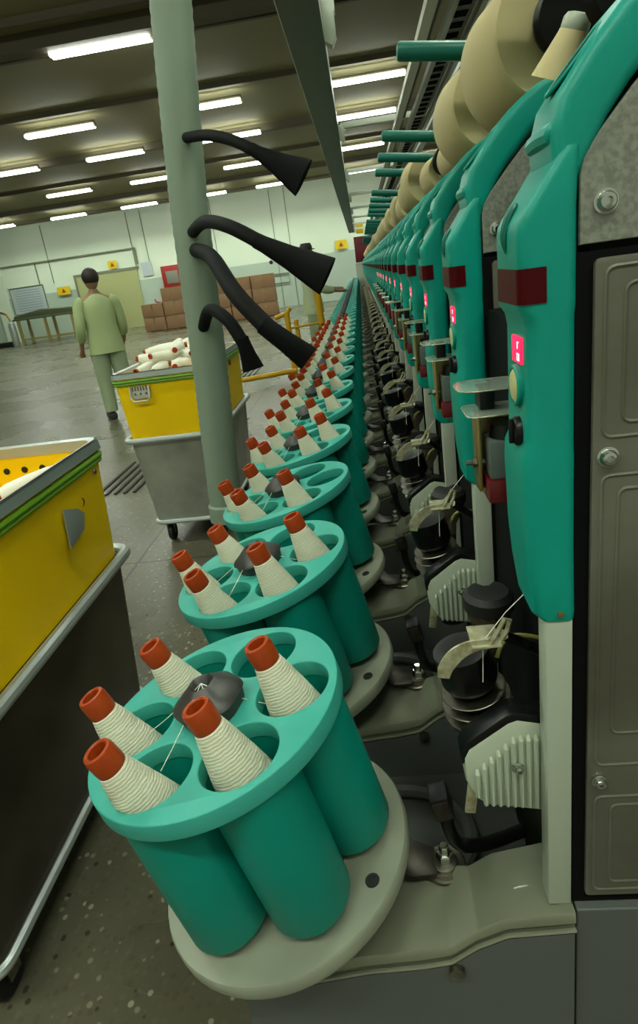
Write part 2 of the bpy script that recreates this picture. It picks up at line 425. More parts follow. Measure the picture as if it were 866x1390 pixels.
        bm = NB(); lathe(bm, [(.010, 0), (.034, .002), (.037, .006), (.034, .010), (.037, .014), (.037, .018), (.030, .022), (.028, .040), (.010, .05)], 32, mt)
        part('chuck_disc', bm, 'black', t, org, label='black ringed chuck holding the package')
    if lod == 0:
        # yarn guide between the casings
        def clear_plate(x0, y0, y1, z, r):
            bm = NB(); prism(bm, rrect(x0, .136, y0, y1, r, 5), z, z+.0016, 0, 'Z')
            pp = part('clear_guard', bm, 'clear', t, org, label='clear plastic guard plate')
            bm = NB(); tube(bm, [(x, y, z+.0008) for x, y in rrect(x0, .136, y0, y1, r, 5)], .0007, 5, closed=True)
            part('guard_edge', bm, 'hook', pp, org)
        clear_plate(.0745, Y0+.100, Y0+.150, 1.2820, .016); clear_plate(.0800, Y0+.092, Y0+.140, 1.2610, .008)
        bm = NB(); box(bm, .094, .107, Y0+.113, Y0+.138, 1.2626, 1.2820, .001)
        part('guard_spacer', bm, 'black', t, org)
        bm = NB(); box(bm, .088, .0915, Y0+.100, Y0+.125, 1.190, 1.261, .0008); box(bm, .0915, .125, Y0+.122, Y0+.125, 1.190, 1.261); box(bm, .088, .12, Y0+.100, Y0+.125, 1.190, 1.193)
        part('guide_bracket', bm, 'brass', t, org, label='yellow zinc bracket')
        bm = NB(); cyl(bm, (.078, Y0+.108, 1.216), (.095, Y0+.108, 1.216), .0022, 10); cyl(bm, (.084, Y0+.108, 1.216), (.0875, Y0+.108, 1.216), .0046, 6)
        part('adjusting_screw', bm, 'steel_dull', t, org)
        bm = NB(); box(bm, .096, .132, Y0+.088, Y0+.120, 1.204, 1.240, .003)
        bx = part('sensor_box', bm, 'greybox', t, org, label='grey sensor box')
        bm = NB(); cyl(bm, (.114, Y0+.104, 1.238), (.114, Y0+.104, 1.252), .0155, 20, .0135)
        part('sensor_cap', bm, 'black', bx, org)
        bm = NB(); box(bm, .0935, .134, Y0+.086, Y0+.122, 1.182, 1.2045, .003)
        part('sensor_base', bm, 'redbox', bx, org, label='dark red sensor foot')
    elif lod == 1:
        bm = NB(); box(bm, .075, .136, Y0+.095, Y0+.150, 1.262, 1.266, .001); part('clear_guard', bm, 'hook', t, org)
        bm = NB(); box(bm, .0935, .134, Y0+.086, Y0+.122, 1.182, 1.24, .003); part('sensor_box', bm, 'redbox', t, org)
    # ---- lower mechanism
    if lod < 3:
        poly = [(.0500, .926), (.0490, .953), (.0540, .9640), (.0905, .9915), (.0990, .9945), (.155, .981), (.155, .878), (.0680, .896), (.0600, .903)]
        bm = NB(); prism(bm, poly, Y0+.026, Y0+.052, .004)
        cv = part('ribbed_cover', bm, 'cover', t, org, label='white plastic cover with vertical ribs')
        if lod < 2:
            bm = NB()
            k = 0; x = .0605
            while x < .150:
                zt = min(.9370+(x-.0570)*1.05, .978); zb = .9000-(x-.065)*.12
                if x < .066: zb = .910
                tube(bm, [(x, Y0+.0265, zb-.003), (x, Y0+.0248, zb), (x, Y0+.0245, zt-.004), (x, Y0+.0275, zt)], [.0018, .0026, .0026, .0015], 10); x += .0068
            part('cover_ribs', bm, 'cover', cv, org)
            bolt(cv, .0975, .944, Y0+.0225, org, .0048, 'cover_screw')
        poly2 = [(.0475, .945), (.0465, .959), (.0515, .9700), (.0890, .9990), (.0990, 1.0020), (.155, .988), (.155, .97), (.099, .985), (.090, .982)]
        bm = NB(); prism(bm, poly2, Y0+.0275, Y0+.050, .002)
        part('cover_base', bm, 'black', t, org)
        mt = Matrix.Translation((.0780, Y0+.085, .945)) @ Euler((0, math.radians(-12), 0)).to_matrix().to_4x4()
        bm = NB(); lathe(bm, [(.0270, -.08), (.0280, -.012), (.0150, -.010), (.0150, .048), (.0250, .050), (.0280, .056), (.0275, .090), (.018, .092)], 28, mt)
        part('tensioner_housing', bm, 'black', t, org)
        bm = NB()
        for zz, rr in ((.008, .0330), (.019, .0355), (.031, .0345), (.042, .0320)):
            lathe(bm, [(.012, zz-.0012), (rr, zz-.0006), (rr+.0006, zz), (rr, zz+.0006), (.012, zz+.0012)], 28, mt)
        part('tension_discs', bm, 'steel_dull', t, org, label='stacked metal tension discs')
        if lod < 2:
            bm = NB(); lathe(bm, [(.0005, 0), (.010, .001), (.0145, .008), (.0155, .018), (.010, .024)], 20, Matrix.Translation((.0730, Y0+.066, .942)))
            part('pale_cone', bm, 'cover', t, org)
        # curved cream hook plate
        bm = NB()
        arc = smooth_pts([(.0370, Y0+.036, 1.0390), (.0400, Y0+.036, 1.0500), (.0500, Y0+.038, 1.0610), (.0640, Y0+.040, 1.0670), (.0800, Y0+.040, 1.0690)], 5)
        L_ = []
        for i, p in enumerate(arc):
            d = (arc[min(i+1, len(arc)-1)]-arc[max(i-1, 0)]).normalized(); nr = Vector((-d.z, 0, d.x)); w = .0050+.0022*math.sin(PI*min(1, i/len(arc)*1.2))
            L_.append([p+nr*w+V(0, -.001, 0), p-nr*w+V(0, -.001, 0), p-nr*w+V(0, .0012, 0), p+nr*w+V(0, .0012, 0)])
        loft(bm, L_)
        box(bm, .064, .090, Y0+.036, Y0+.070, 1.0665, 1.0685, .0005)
        tube(bm, [(.0800, Y0+.040, 1.0680), (.0850, Y0+.040, 1.0760), (.0940, Y0+.040, 1.0930), (.0985, Y0+.042, 1.0900), (.0960, Y0+.042, 1.0800), (.0890, Y0+.042, 1.0680)], .0022, 6)
        part('thread_hook', bm, 'hook', t, org, label='worn cream metal hook plate')
        bm = NB(); mt2 = Matrix.Translation((.104, Y0+.175, 1.000))
        lathe(bm, [(.008, -.050), (.010, -.018), (.020, .0), (.0245, .016), (.0245, .020)], 24, mt2)
        part('thread_bowl', bm, 'bowl', t, org, label='smoked brown bowl')
        bm = NB(); lathe(bm, [(.0235, .020), (.0275, .022), (.0275, .036), (.022, .042), (.006, .043)], 24, mt2, bump=lambda k, a: -.5 if 1.2 < a < 1.9 else 0)
        part('bowl_lid', bm, 'rubber', t, org)
        if lod < 2:
            bm = NB(); cyl(bm, (.104, Y0+.175, .965), (.104, Y0+.175, .935), .007, 8)
            part('bowl_stem', bm, 'steel_dull', t, org)
            bm = NB(); tube(bm, [(.095, Y0+.055, 1.066), (.125, Y0+.080, 1.035), (.150, Y0+.09, 1.010)], .0055, 6)
            part('link_bar', bm, 'steel_dull', t, org)
            bm = NB(); tube(bm, smooth_pts([(.094, Y0+.085, 1.020), (.102, Y0+.090, 1.034), (.118, Y0+.095, 1.037), (.150, Y0+.10, 1.025)], 5), .0022, 8)
            part('air_tube', bm, 'cable', t, org, label='yellow green air tube')
            bm = NB(); box(bm, .0495, .0600, Y0+.03, Y0+.034, .882, .925, .001, Matrix.Translation((.055, 0, .9)) @ Matrix.Rotation(math.radians(8), 4, 'Y') @ Matrix.Translation((-.055, 0, -.9)))
            part('cover_tab', bm, 'hook', t, org)
    if lod < 2:
        # black sensor head on bent pipe in the well
        bm = NB(); box(bm, .018, .038, Y0+.060, Y0+.085, .838, .868, .002, Matrix.Translation((.028, 0, .85)) @ Matrix.Rotation(math.radians(-14), 4, 'Y') @ Matrix.Translation((-.028, 0, -.85)))
        hd = part('feeler_head', bm, 'black', t, org)
        bm = NB(); box(bm, .0195, .0365, Y0+.0585, Y0+.0605, .842, .865, .001, Matrix.Translation((.028, 0, .85)) @ Matrix.Rotation(math.radians(-14), 4, 'Y') @ Matrix.Translation((-.028, 0, -.85)))
        part('feeler_face', bm, 'iron', hd, org)
        bm = NB(); tube(bm, smooth_pts([(.030, Y0+.075, .845), (.034, Y0+.078, .805), (.046, Y0+.085, .775), (.075, Y0+.095, .762), (.12, Y0+.11, .762)], 5), .0075, 12)
        part('feeler_pipe', bm, 'black', t, org)
        bm = NB(); tube(bm, [(.1235, Y0+.045, 1.125), (.098, Y0+.055, 1.09), (.0755, Y0+.048, 1.066)], .00045, 5)
        tube(bm, [(.0755, Y0+.048, 1.066), (.0740, Y0+.050, 1.02)], .00045, 5)
        part('yarn_strand', bm, 'strand', t, org)
    # black mechanism box closing the space under the casing
    bm = NB(); box(bm, .1425, .60, Y0+.076, Y0+.3185, .80, 1.33)
    part('drive_housing', bm, 'matte_black', t, org, smooth=False)
    return t

def make_well(lod):
    """cast base under one unit: raised lip, sunken well behind it"""
    org = Vector((0, .42, .55)); t = thing('base_casting', org, 'x', 'base casting')
    ya, yb = .42, .74
    def top(x):
        P = [(-.200, .708), (-.070, .738), (-.010, .745), (.020, .751), (.045, .7715), (.075, .7870), (.140, .7925)]
        for (a, za), (b, zb) in zip(P, P[1:]):
            if x <= b: return za+(zb-za)*(x-a)/(b-a)
        return P[-1][1]
    xs = [-.200, -.14, -.07, -.04, -.010, .005, .018, .022, .034, .046, .050, .062, .076, .09, .11, .1405]
    def back(x):   # y where the lip ends
        if x >= .05: return ya+.068+(x-.05)*.12
        if x >= -.02: return ya+.110-(x+.02)*.60
        return ya+.110
    bm = NB()
    rings = []
    for x in xs:
        z = top(x); b = back(x)
        rings.append([(x, ya, .48), (x, ya, z-.014), (x, ya-.003, z-.012), (x, ya-.003, z-.003), (x, ya-.001, z), (x, b-.004, z), (x, b, z-.004), (x, b+.012, .655), (x, b+.02, .645), (x, yb-.0005, .64), (x, yb-.0005, .48)])
    loft(bm, rings)
    part('casting_body', bm, 'casting', t, org, angle=50)
    if lod < 2:
        bm = NB(); fx = [x for x in xs if x < .135]+[.139]
        prism(bm, [(x, top(x)-.024) for x in fx]+[(fx[-1], .485), (fx[0], .485)], ya-.0046, ya-.002)
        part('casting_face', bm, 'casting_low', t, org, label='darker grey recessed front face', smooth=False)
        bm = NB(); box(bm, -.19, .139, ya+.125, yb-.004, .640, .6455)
        part('well_shade_liner', bm, 'casting_low', t, org, smooth=False)  # thin dark liner, shade of the sunken well put into its colour
        # recessed panel line along the near face
        bm = NB(); pts = [(x, ya-.0040, top(x)-.020) for x in xs if x > -.16]
        tube(bm, smooth_pts(pts, 3), .0022, 6)
        part('face_moulding', bm, 'casting', t, org)
        # curved rib standing in the well
        bm = NB(); pts = [(-.02+.09*math.cos(a), .62+.075*math.sin(a), .662) for a in [math.radians(-50+k*14) for k in range(16)]]
        tube(bm, pts, .010, 8); part('well_rib', bm, 'casting_low', t, org)
        bm = NB(); lathe(bm, [(.008, 0), (.008, .006), (.005, .007), (.0005, .007)], 16, Matrix.Translation((.024, ya-.005, .722)) @ Matrix.Rotation(PI/2, 4, 'X'))
        part('face_screw', bm, 'steel_dull', t, org)
        # link plate, washer and nut
        bm = NB(); c = Vector((.026, .500, top(.026)))
        lathe(bm, [(.0235, 0), (.0235, .003), (.0220, .0045), (.0145, .0045), (.0145, .009), (.0100, .011), (.0005, .011)], 28, Matrix.Translation(c) @ Matrix.Rotation(math.radians(-6), 4, 'Y'))
        w = part('pivot_washer', bm, 'steel_dull', t, org, label='round steel washer')
        bm = NB(); lathe(bm, [(.0095, .009), (.0095, .019), (.0080, .021), (.0058, .021), (.0058, .029), (.0048, .0305), (.0005, .0305)], 6, Matrix.Translation(c)); part('pivot_nut', bm, 'steel', w, org)
        bm = NB(); prism(bm, [(-.055, .555), (-.050, .505), (-.012, .482), (.016, .484), (.016, .516), (-.008, .528), (-.022, .560)], c.z+.004, c.z+.0085, .0006, 'Z')
        part('link_plate', bm, 'iron', t, org)
    return t

# ------------------------------------------------------------------ magazine
TILT = .227
MC = Vector((-.196, .501, .989))
AX = Vector((-math.sin(TILT), 0, math.cos(TILT))); E1 = Vector((math.cos(TILT), 0, math.sin(TILT)))
def MP(a, b, h): return MC+E1*a+Vector((0, b, 0))+AX*h
MM = Matrix(((E1.x, 0, AX.x, MC.x), (E1.y, 1, AX.y, MC.y), (E1.z, 0, AX.z, MC.z), (0, 0, 0, 1)))
PR = .087
def disc_mesh(origin):
    cu = bpy.data.curves.new('c', 'CURVE'); cu.dimensions = '2D'; cu.fill_mode = 'BOTH'
    def sp(cx, cy, r, n):
        s = cu.splines.new('POLY'); s.points.add(n-1); s.use_cyclic_u = True
        for k in range(n):
            a = 2*PI*k/n; s.points[k].co = (cx+r*math.cos(a), cy+r*math.sin(a), 0, 1)
    sp(0, 0, .1355, 96)
    for k in range(6): sp(PR*math.cos(k*PI/3), PR*math.sin(k*PI/3), .0392, 48)
    cu.extrude = .0080; cu.bevel_depth = .0014; cu.bevel_resolution = 2; cu.offset = -.0014
    o = bpy.data.objects.new('c', cu); COL.objects.link(o)
    dg = bpy.context.evaluated_depsgraph_get(); me = bpy.data.meshes.new_from_object(o.evaluated_get(dg))
    bpy.data.objects.remove(o); bm = NB(); bm.from_mesh(me); bpy.data.meshes.remove(me)
    bmesh.ops.remove_doubles(bm, verts=bm.verts[:], dist=.00005)
    for v in bm.verts: v.co = MM @ (v.co+Vector((0, 0, -.0094)))
    bmesh.ops.recalc_face_normals(bm, faces=bm.faces[:])
    return bm
def make_magazine(lod):
    org = MP(0, 0, -.22); t = thing('bobbin_magazine', org, 'x', 'bobbin magazine')
    part('top_disc', disc_mesh(org), 'teal_disc', t, org, label='round teal disc with six holes')
    for k in range(6):
        a = k*PI/3; bm = NB()
        mt = MM @ Matrix.Translation((PR*math.cos(a), PR*math.sin(a), 0))
        sg = 32 if lod < 2 else 16
        lathe(bm, [(.0402, -.0165), (.0400, -.172), (.0005, -.174), ], sg, mt, caps=False)
        lathe(bm, [(.0445, -.012), (.0440, -.100), (.0425, -.182), (.0400, -.187), (.0005, -.188)], sg, mt, caps=False)
        bmesh.ops.recalc_face_normals(bm, faces=bm.faces[:])
        part('pocket', bm, 'teal_drum', t, org)
    bm = NB(); mt = MM @ Matrix.Rotation(.26, 4, 'Z')
    lathe(bm, [(.0330, -.001), (.0350, .012), (.0375, .014), (.0355, .018), (.024, .026), (.0135, .034), (.0115, .032), (.007, .024), (.0005, .023)], 36, mt, bump=lambda k, a: .035*math.cos(6*a))
    part('hub_cap', bm, 'hub', t, org, label='dark fluted metal hub')
    if lod < 2:
        bm = NB(); lathe(bm, [(.018, -.19), (.018, -.01)], 16, MM); part('drum_shaft', bm, 'teal_drum', t, org)
    bm = NB(); lathe(bm, [(.132, -.222), (.1405, -.218), (.1420, -.214), (.1420, -.203), (.1405, -.2005), (.137, -.200), (.0005, -.200)], 64, MM)
    pl = part('turntable', bm, 'plate_disc', t, org, label='pale grey round base plate')
    if lod < 2:
        bm = NB(); lathe(bm, [(.0075, -.1999), (.0075, -.1985), (.005, -.1985), (.0045, -.1995), (.0005, -.1995)], 16, MM @ Matrix.Translation((.103, -.062, 0)))
        part('plate_bolt', bm, 'rubber', pl, org)
    bm = NB(); lathe(bm, [(.06, -.268), (.06, -.222)], 24, MM); part('turntable_neck', bm, 'casting_low', t, org)
    return t

# ------------------------------------------------------------------ bobbins
BOBH = .265
def make_bobbin():
    t = thing('yarn_bobbin', (0, 0, 0), 'x', 'yarn bobbin')
    bm = NB()
    lathe(bm, [(.0125, .002), (.0125, .208), (.0136, .210), (.0142, .2145), (.0142, .2290), (.0130, .2335), (.0108, .2345), (.0092, .2330), (.0088, .220), (.0005, .219)], 28)
    tb = part('tube', bm, 'brown', t, label='brown plastic tube end')
    bm = NB(); lathe(bm, [(.0086, .2200), (.0005, .2201)], 20, caps=False); part('tube_bore', bm, 'hole', tb)
    bm = NB(); rnd = random.Random(5)
    prof = [(.0130, .0100), (.0250, .016), (.0290, .050)]
    z0, z1 = .130, .2105
    prof.append((.0304, .112)); n = 44
    for k in range(n+1):
        u = k/n; r = .0303-.0163*u**1.15; z = z0+(z1-z0)*u
        prof.append((r+(.00035 if k % 2 else -.00020)+rnd.uniform(-.0001, .0001), z))
    prof.append((.0125, z1+.0006))
    lathe(bm, prof, 36)
    part('yarn', bm, 'yarn', t, label='white wound yarn', angle=60)
    return t
def make_bin_bobbin():
    t = thing('yarn_bobbin', (0, 0, 0), 'x', 'yarn bobbin')
    bm = NB(); lathe(bm, [(.0125, -.125), (.0150, -.125), (.0150, -.08), (.0150, .105), (.0155, .125), (.0115, .1265), (.0105, .112), (.0005, .112)], 16)
    tb = part('tube', bm, 'brown', t)
    bm = NB(); lathe(bm, [(.0103, .113), (.0005, .1131)], 16, caps=False); part('tube_bore', bm, 'hole', tb)
    bm = NB(); lathe(bm, [(.014, -.110), (.022, -.105), (.0285, -.08), (.030, -.02), (.029, .03), (.0225, .085), (.0165, .112), (.0145, .113)], 20)
    part('yarn', bm, 'yarn_in_bin', t, label='white wound yarn', angle=60)
    return t

# build prototypes
units = [make_unit(l) for l in (0, 1, 2, 3)]
wells = [make_well(0), make_well(2)]
mags = [make_magazine(0), make_magazine(2)]
bob = make_bobbin()
used = set()
def place(proto, loc, label, group, rot=None):
    if proto.name not in used:
        used.add(proto.name); proto.location = loc; proto['label'] = label
        if rot is not None: proto.rotation_euler = rot
        if group: proto['group'] = group
        return proto
    return dup(proto, loc, label, group, rot)
def which(i, far):
    if i == 0: return 'nearest the camera'
    if i < 16: return '%s from the camera' % ORD[i]
    return far
no_bar = {3, 7, 13, 21, 22}
uo = []
for i in range(NU):
    lod = 0 if i < 5 else 1 if i < 12 else 2 if i < 30 else 3
    lab = 'teal winding unit with dark red window and grey side plate, %s' % which(i, 'far down the row') if i < 16 else 'small distant teal winding unit far down the machine row'
    u = place(units[lod], (.30, Y0+PITCH*i, 0), lab, 'winding units along the machine'); uo.append(u)
for i, u in enumerate(uo):
    if i in no_bar or i == 0:
        for c in list(u.children):
            if c.name.startswith('tube_peg'): bpy.data.objects.remove(c)
for i in range(NU):
    place(wells[0 if i < 12 else 1], (0, .42+PITCH*i, .55),
          'grey green cast base with sunken well, %s' % which(i, '') if i < 16 else 'small distant grey cast base beside the far magazines', 'base castings under the units')
morg = MP(0, 0, -.22)
for i in range(NU):
    e = 'holding bobbins' if i < 14 else 'standing empty'
    place(mags[0 if i < 12 else 1], (morg.x, morg.y+PITCH*i, morg.z),
          'teal six pocket bobbin magazine %s, %s' % (e, which(i, '')) if i < 16 else 'small distant empty teal magazine in the far row', 'teal magazines along the aisle')
# bobbins in the pockets
SLOT = {0: 'right', 60: 'rear right', 120: 'rear left', 180: 'left', 240: 'front left', 300: 'front right'}
fill = {0: (0, 120, 180, 240, 300), 1: (0, 120, 180, 240, 300), 2: (120, 180, 240, 300), 3: (0, 120, 180, 240, 300), 4: (0, 120, 180, 240, 300)}
rb = random.Random(3); lines = []
def yarn_line(parent, p0, p1, sag):
    pts = [p0.lerp(p1, k/8)+Vector((0, 0, -sag*math.sin(PI*k/8))) for k in range(9)]
    inv = parent.matrix_basis.inverted()
    bm = NB(); tube(bm, [inv @ p for p in pts], .00045, 5)
    part('yarn_strand', bm, 'strand', parent)
for i in range(14):
    for a in fill.get(i, (0, 120, 180, 240, 300) if i % 3 else (0, 120, 180, 240, 300)):
        ar = math.radians(a); px = PR*math.cos(ar); py = PR*math.sin(ar)
        bx = px+.010+rb.uniform(-.001, .001); by = py+(.010 if a == 240 else .003)
        tx, ty = {0: (.073, -.002), 120: (-.070, .060), 180: (-.112, -.008), 240: (-.0655, -.096), 300: (.027, -.075)}[a]
        P0 = MP(bx*1.0, by, -.172); P1 = MP(tx, ty, .062+rb.uniform(-.003, .003))
        d = (P1-P0).normalized(); q = Vector((0, 0, 1)).rotation_difference(d).to_euler()
        P0 = P0+Vector((0, PITCH*i, 0))
        o = place(bob, P0, '%s yarn bobbin with brown tube end in the magazine %s' % (SLOT[a], which(i, '')), 'yarn bobbins standing in the magazines', q)
        if i < 5:
            s = P0+d*.165; hub = MP(.0, 0, .033)+Vector((0, PITCH*i, 0))
            side = (hub-s); side -= d*side.dot(d); s2 = s+side.normalized()*.026
            lines.append((o, s2, hub))

bpy.context.view_layer.update()
for o_, a_, b_ in lines: yarn_line(o_, a_, b_, .003)
# yarn packages above the units
rad = {1: .088, 2: .090, 3: .045, 4: .055, 5: .086, 6: .076, 7: .070, 8: .082, 9: .062, 10: .08, 11: .07}
rp = random.Random(9); pk = {}
for i in range(1, NU):
    r = rad.get(i, .065+.025*rp.random()); key = round(r, 2)
    loc = Vector((.252, Y0+.062+PITCH*i, 1.619+(.0 if r > .07 else -.02)))
    lab = 'beige yarn package above the winding unit %s' % which(i, '') if i < 16 else 'small distant beige yarn package above the far units'
    if i and key in pk: dup(pk[key], loc, lab, 'beige packages along the machine top'); continue
    t = thing('yarn_package', loc, lab, 'yarn package', 'beige packages along the machine top')
    mt = Matrix.Rotation(-PI/2, 4, 'X')
    bm = NB(); lathe(bm, [(.026, .008), (r*.55, .004), (r*.84, .004), (r*.87, .008), (r*1.02, .158), (r*1.00, .163), (.03, .160)], 56, mt)
    part('yarn', bm, 'package', t, angle=50)
    bm = NB(); lathe(bm, [(.020, -.010), (.022, -.010), (.026, .010), (.034, .172), (.031, .172)], 24, mt)
    part('paper_tube', bm, 'cover', t); pk[key] = t

t = thing('empty_cone', (.245, .66, 1.59), 'narrow beige cone with pale rounded nose between black chucks at the top', 'cone')
bm = NB(); mtc = Matrix.Translation((.2015, .668, 1.536)) @ Vector((.013, -.014, .042)).to_track_quat('Z', 'Y').to_matrix().to_4x4()
lathe(bm, [(.025, 0), (.0135, .034), (.0125, .038)], 28, mtc); part('cone_body', bm, 'package', t, t.location)
bm = NB(); lathe(bm, [(.0110, .036), (.0125, .039), (.0125, .046), (.010, .050), (.005, .051), (.004, .048), (.0005, .048)], 28, mtc); part('cone_nose', bm, 'cover', t, t.location)
bm = NB(); lathe(bm, [(.010, 0), (.029, .002), (.033, .007), (.030, .012), (.033, .018), (.030, .024), (.01, .026)], 32, Matrix.Translation((.2395, .600, 1.583)) @ Matrix.Rotation(-PI/2, 4, 'X')); part('chuck_disc', bm, 'black', t, t.location, label='black ringed chuck')
# machine bed and end panel
bm = NB(); box(bm, -.150, .60, .46, Y0+PITCH*NU, .02, .50)
tag(part('machine_bed', bm, 'machine', None, None, smooth=False), 'long dark grey machine bed running under the cast bases', 'machine bed')
bm = NB(); box(bm, .1425, .62, .421, .440, .0, .7925, .0015)
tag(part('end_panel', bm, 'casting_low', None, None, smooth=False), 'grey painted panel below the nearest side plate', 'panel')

# far headstock with red panel
yE = Y0+PITCH*NU
t = thing('headstock_cabinet', (.25, yE+.4, 0), 'distant end cabinet with dark red upper panel at the row end', 'cabinet')
bm = NB(); box(bm, -.10, .60, yE+.10, yE+.70, 0, 1.42, .01); part('cabinet_body', bm, 'rail_side', t, t.location)
bm = NB(); box(bm, -.08, 1.0, yE+.0, yE+.08, 1.44, 2.17, .01); part('red_panel', bm, 'red_panel', t, t.location, label='dark red panel')
bm = NB(); prism(bm, [(.15, 1.62), (.42, 1.86), (.47, 1.98), (.36, 1.92), (.20, 1.74), (.32, 1.72)], yE-.012, yE-.002); part('panel_mark', bm, 'hub', t, t.location)
bm = NB(); box(bm, .02, .24, yE-.03, yE, 2.25, 2.55, .005)
o = part('warning_sign', bm, 'sign_y', None); tag(o, 'small yellow square sign hanging above the red panel', 'sign')

# ------------------------------------------------------------------ overhead rails
t = thing('cleaner_rail', (-.12, 10, 2.3), 'long dark grey steel track beam over the magazines', 'rail')
bm = NB(); box(bm, -.196, -.046, .2, 19.6, 2.300, 2.304)
part('track_underside', bm, 'rail', t, t.location, smooth=False)
bm = NB(); box(bm, -.050, -.046, .2, 19.6, 2.304, 2.45); box(bm, -.196, -.192, .2, 19.6, 2.304, 2.45)
part('track_lit_side', bm, 'rail_side', t, t.location, smooth=False)  # sides paler than the underside: light falling on them put into the colour
bm = NB(); box(bm, -.200, -.196, .2, 19.6, 2.297, 2.312); part('track_lip', bm, 'rail_white', t, t.location, smooth=False)
for k, y in enumerate((3.05, 5.0, 7.3, 9.6, 11.9, 14.2, 16.5, 18.8)):
    t = thing('cross_hanger', (0, y, 2.3), 'white steel cross bar joining the track beam and the tray, %s from the camera' % ORD[k], 'cross bar', 'cross bars between the rails')
    bm = NB(); 
    if k: box(bm, -.03, .62, y-.025, y+.025, 2.335, 2.375, .003)
    else: box(bm, -.045, .01, y-.025, y+.025, 2.40, 2.44, .003)
    part('cross_bar', bm, 'rail_white', t, t.location)
    bm = NB(); prism(bm, [(-.045, 2.36), (-.005, 2.36), (-.005, 2.27), (-.015, 2.245), (-.045, 2.27)] if k else [(-.045, 2.46), (.005, 2.46), (.005, 2.315), (-.015, 2.28), (-.045, 2.30)], y-.03, y+.03, .002)
    part('bracket', bm, 'rail_side', t, t.location)
def rail(name, x0, x1, z0, z1, m, lab, cat):
    bm = NB(); box(bm, x0, x1, 1.0, 19.4, z0, z1)
    return tag(part(name, bm, m, None, None, smooth=False), lab, cat)
rail('tray_rail', .360, .404, 2.30, 2.335, 'rail_white', 'long white steel rail left of the perforated tray', 'rail')
rail('tray_rail', .402, .436, 2.34, 2.36, 'rail_dark', 'dark strip directly beside the white overhead rail', 'rail')
rail('tray_rail', .464, .490, 2.30, 2.33, 'rail_side', 'thin grey rail along the left side of the perforated tray', 'rail')
rail('tray_rail', .588, .612, 2.30, 2.34, 'rail_side', 'thin pale rail along the right side of the perforated tray', 'rail')
rail('tray_rail', .645, .70, 2.32, 2.36, 'rail_side', 'broad grey green rail on the far right overhead', 'rail')
t = thing('cable_tray', (.53, 10, 2.33), 'perforated grey cable tray with dark slots overhead', 'cable tray')
bm = NB(); box(bm, .492, .584, 1.0, 19.4, 2.34, 2.36); part('tray_base', bm, 'rail', t, t.location, smooth=False)
bm = NB(); y = 1.0
while y < 12:
    for q in range(3): box(bm, .512, .566, y+q*.025, y+q*.025+.015, 2.336, 2.3405)
    y += .13
part('tray_slots', bm, 'matte_black', t, t.location, smooth=False)['kind'] = 'stuff'

# ------------------------------------------------------------------ travelling cleaner: hose and nozzles
HP = smooth_pts([(-.58, 2.78, 2.75), (-.62, 2.80, 2.45), (-.675, 2.82, 2.0), (-.71, 2.83, 1.65), (-.745, 2.84, 1.1), (-.775, 2.84, .70), (-.80, 2.84, .34)], 18)
t = thing('travelling_cleaner', (-.60, 2.8, 2.6), 'grey green hanging suction hose with black blower nozzles over the aisle', 'cleaning hose')
bm = NB(); rr = [.082+(.0014 if k % 2 else -.0014) for k in range(len(HP))]
tube(bm, HP, rr, 28); part('suction_hose', bm, 'hose', t, t.location, label='ribbed grey green hose')
bm = NB(); p = HP[-1]; lathe(bm, [(.074, .02), (.092, .0), (.095, -.08), (.088, -.085), (.07, -.06)], 28, Matrix.Translation(p)); part('hose_collar', bm, 'hose', t, t.location)
def nozzle(pts, r, tip, wdir, w0=.02, w1=.075):
    pts = smooth_pts(pts, 6); bm = NB(); tube(bm, pts, r, 14)
    noz = part('blower_arm', bm, 'nozzle', t, t.location, label='black blower hose')
    d = (Vector(tip)-pts[-1]).normalized(); wd = Vector(wdir); wd = (wd-d*wd.dot(d)).normalized(); n = d.cross(wd); bm = NB(); R = []
    for s, w, h in ((-.03, w0, w0), (.0, w0*1.05, w0*1.05), (.4, w0+(w1-w0)*.35, w0*.95), (.8, w0+(w1-w0)*.8, w0*.8), (1, w1, w0*.7)):
        c = pts[-1].lerp(Vector(tip), s) if s >= 0 else pts[-1]+d*s
        R.append([c+wd*w*math.cos(q)*1.0+n*h*math.sin(q) for q in [2*PI*k/20 for k in range(20)]])
    loft(bm, R); part('flared_nozzle', bm, 'nozzle', noz, t.location, label='flared black nozzle')
nozzle([(-.66, 2.78, 1.98), (-.52, 2.55, 1.93), (-.40, 2.4, 1.87), (-.30, 2.3, 1.80)], .020, (-.155, 2.25, 1.695), (.5, 0, 1), .021, .062)
nozzle([(-.70, 2.78, 1.62), (-.56, 2.45, 1.625), (-.42, 2.2, 1.575), (-.30, 2.1, 1.50)], .024, (-.105, 2.05, 1.375), (.5, 0, 1), .025, .062)
nozzle([(-.70, 2.78, 1.55), (-.56, 2.45, 1.50), (-.42, 2.1, 1.36), (-.30, 1.95, 1.24)], .030, (-.190, 1.95, 1.135), (.5, 0, 1), .030, .042)
nozzle([(-.73, 2.78, 1.22), (-.64, 2.60, 1.30), (-.54, 2.45, 1.26), (-.48, 2.40, 1.16)], .026, (-.46, 2.40, 1.06), (.5, 0, 1), .026, .045)

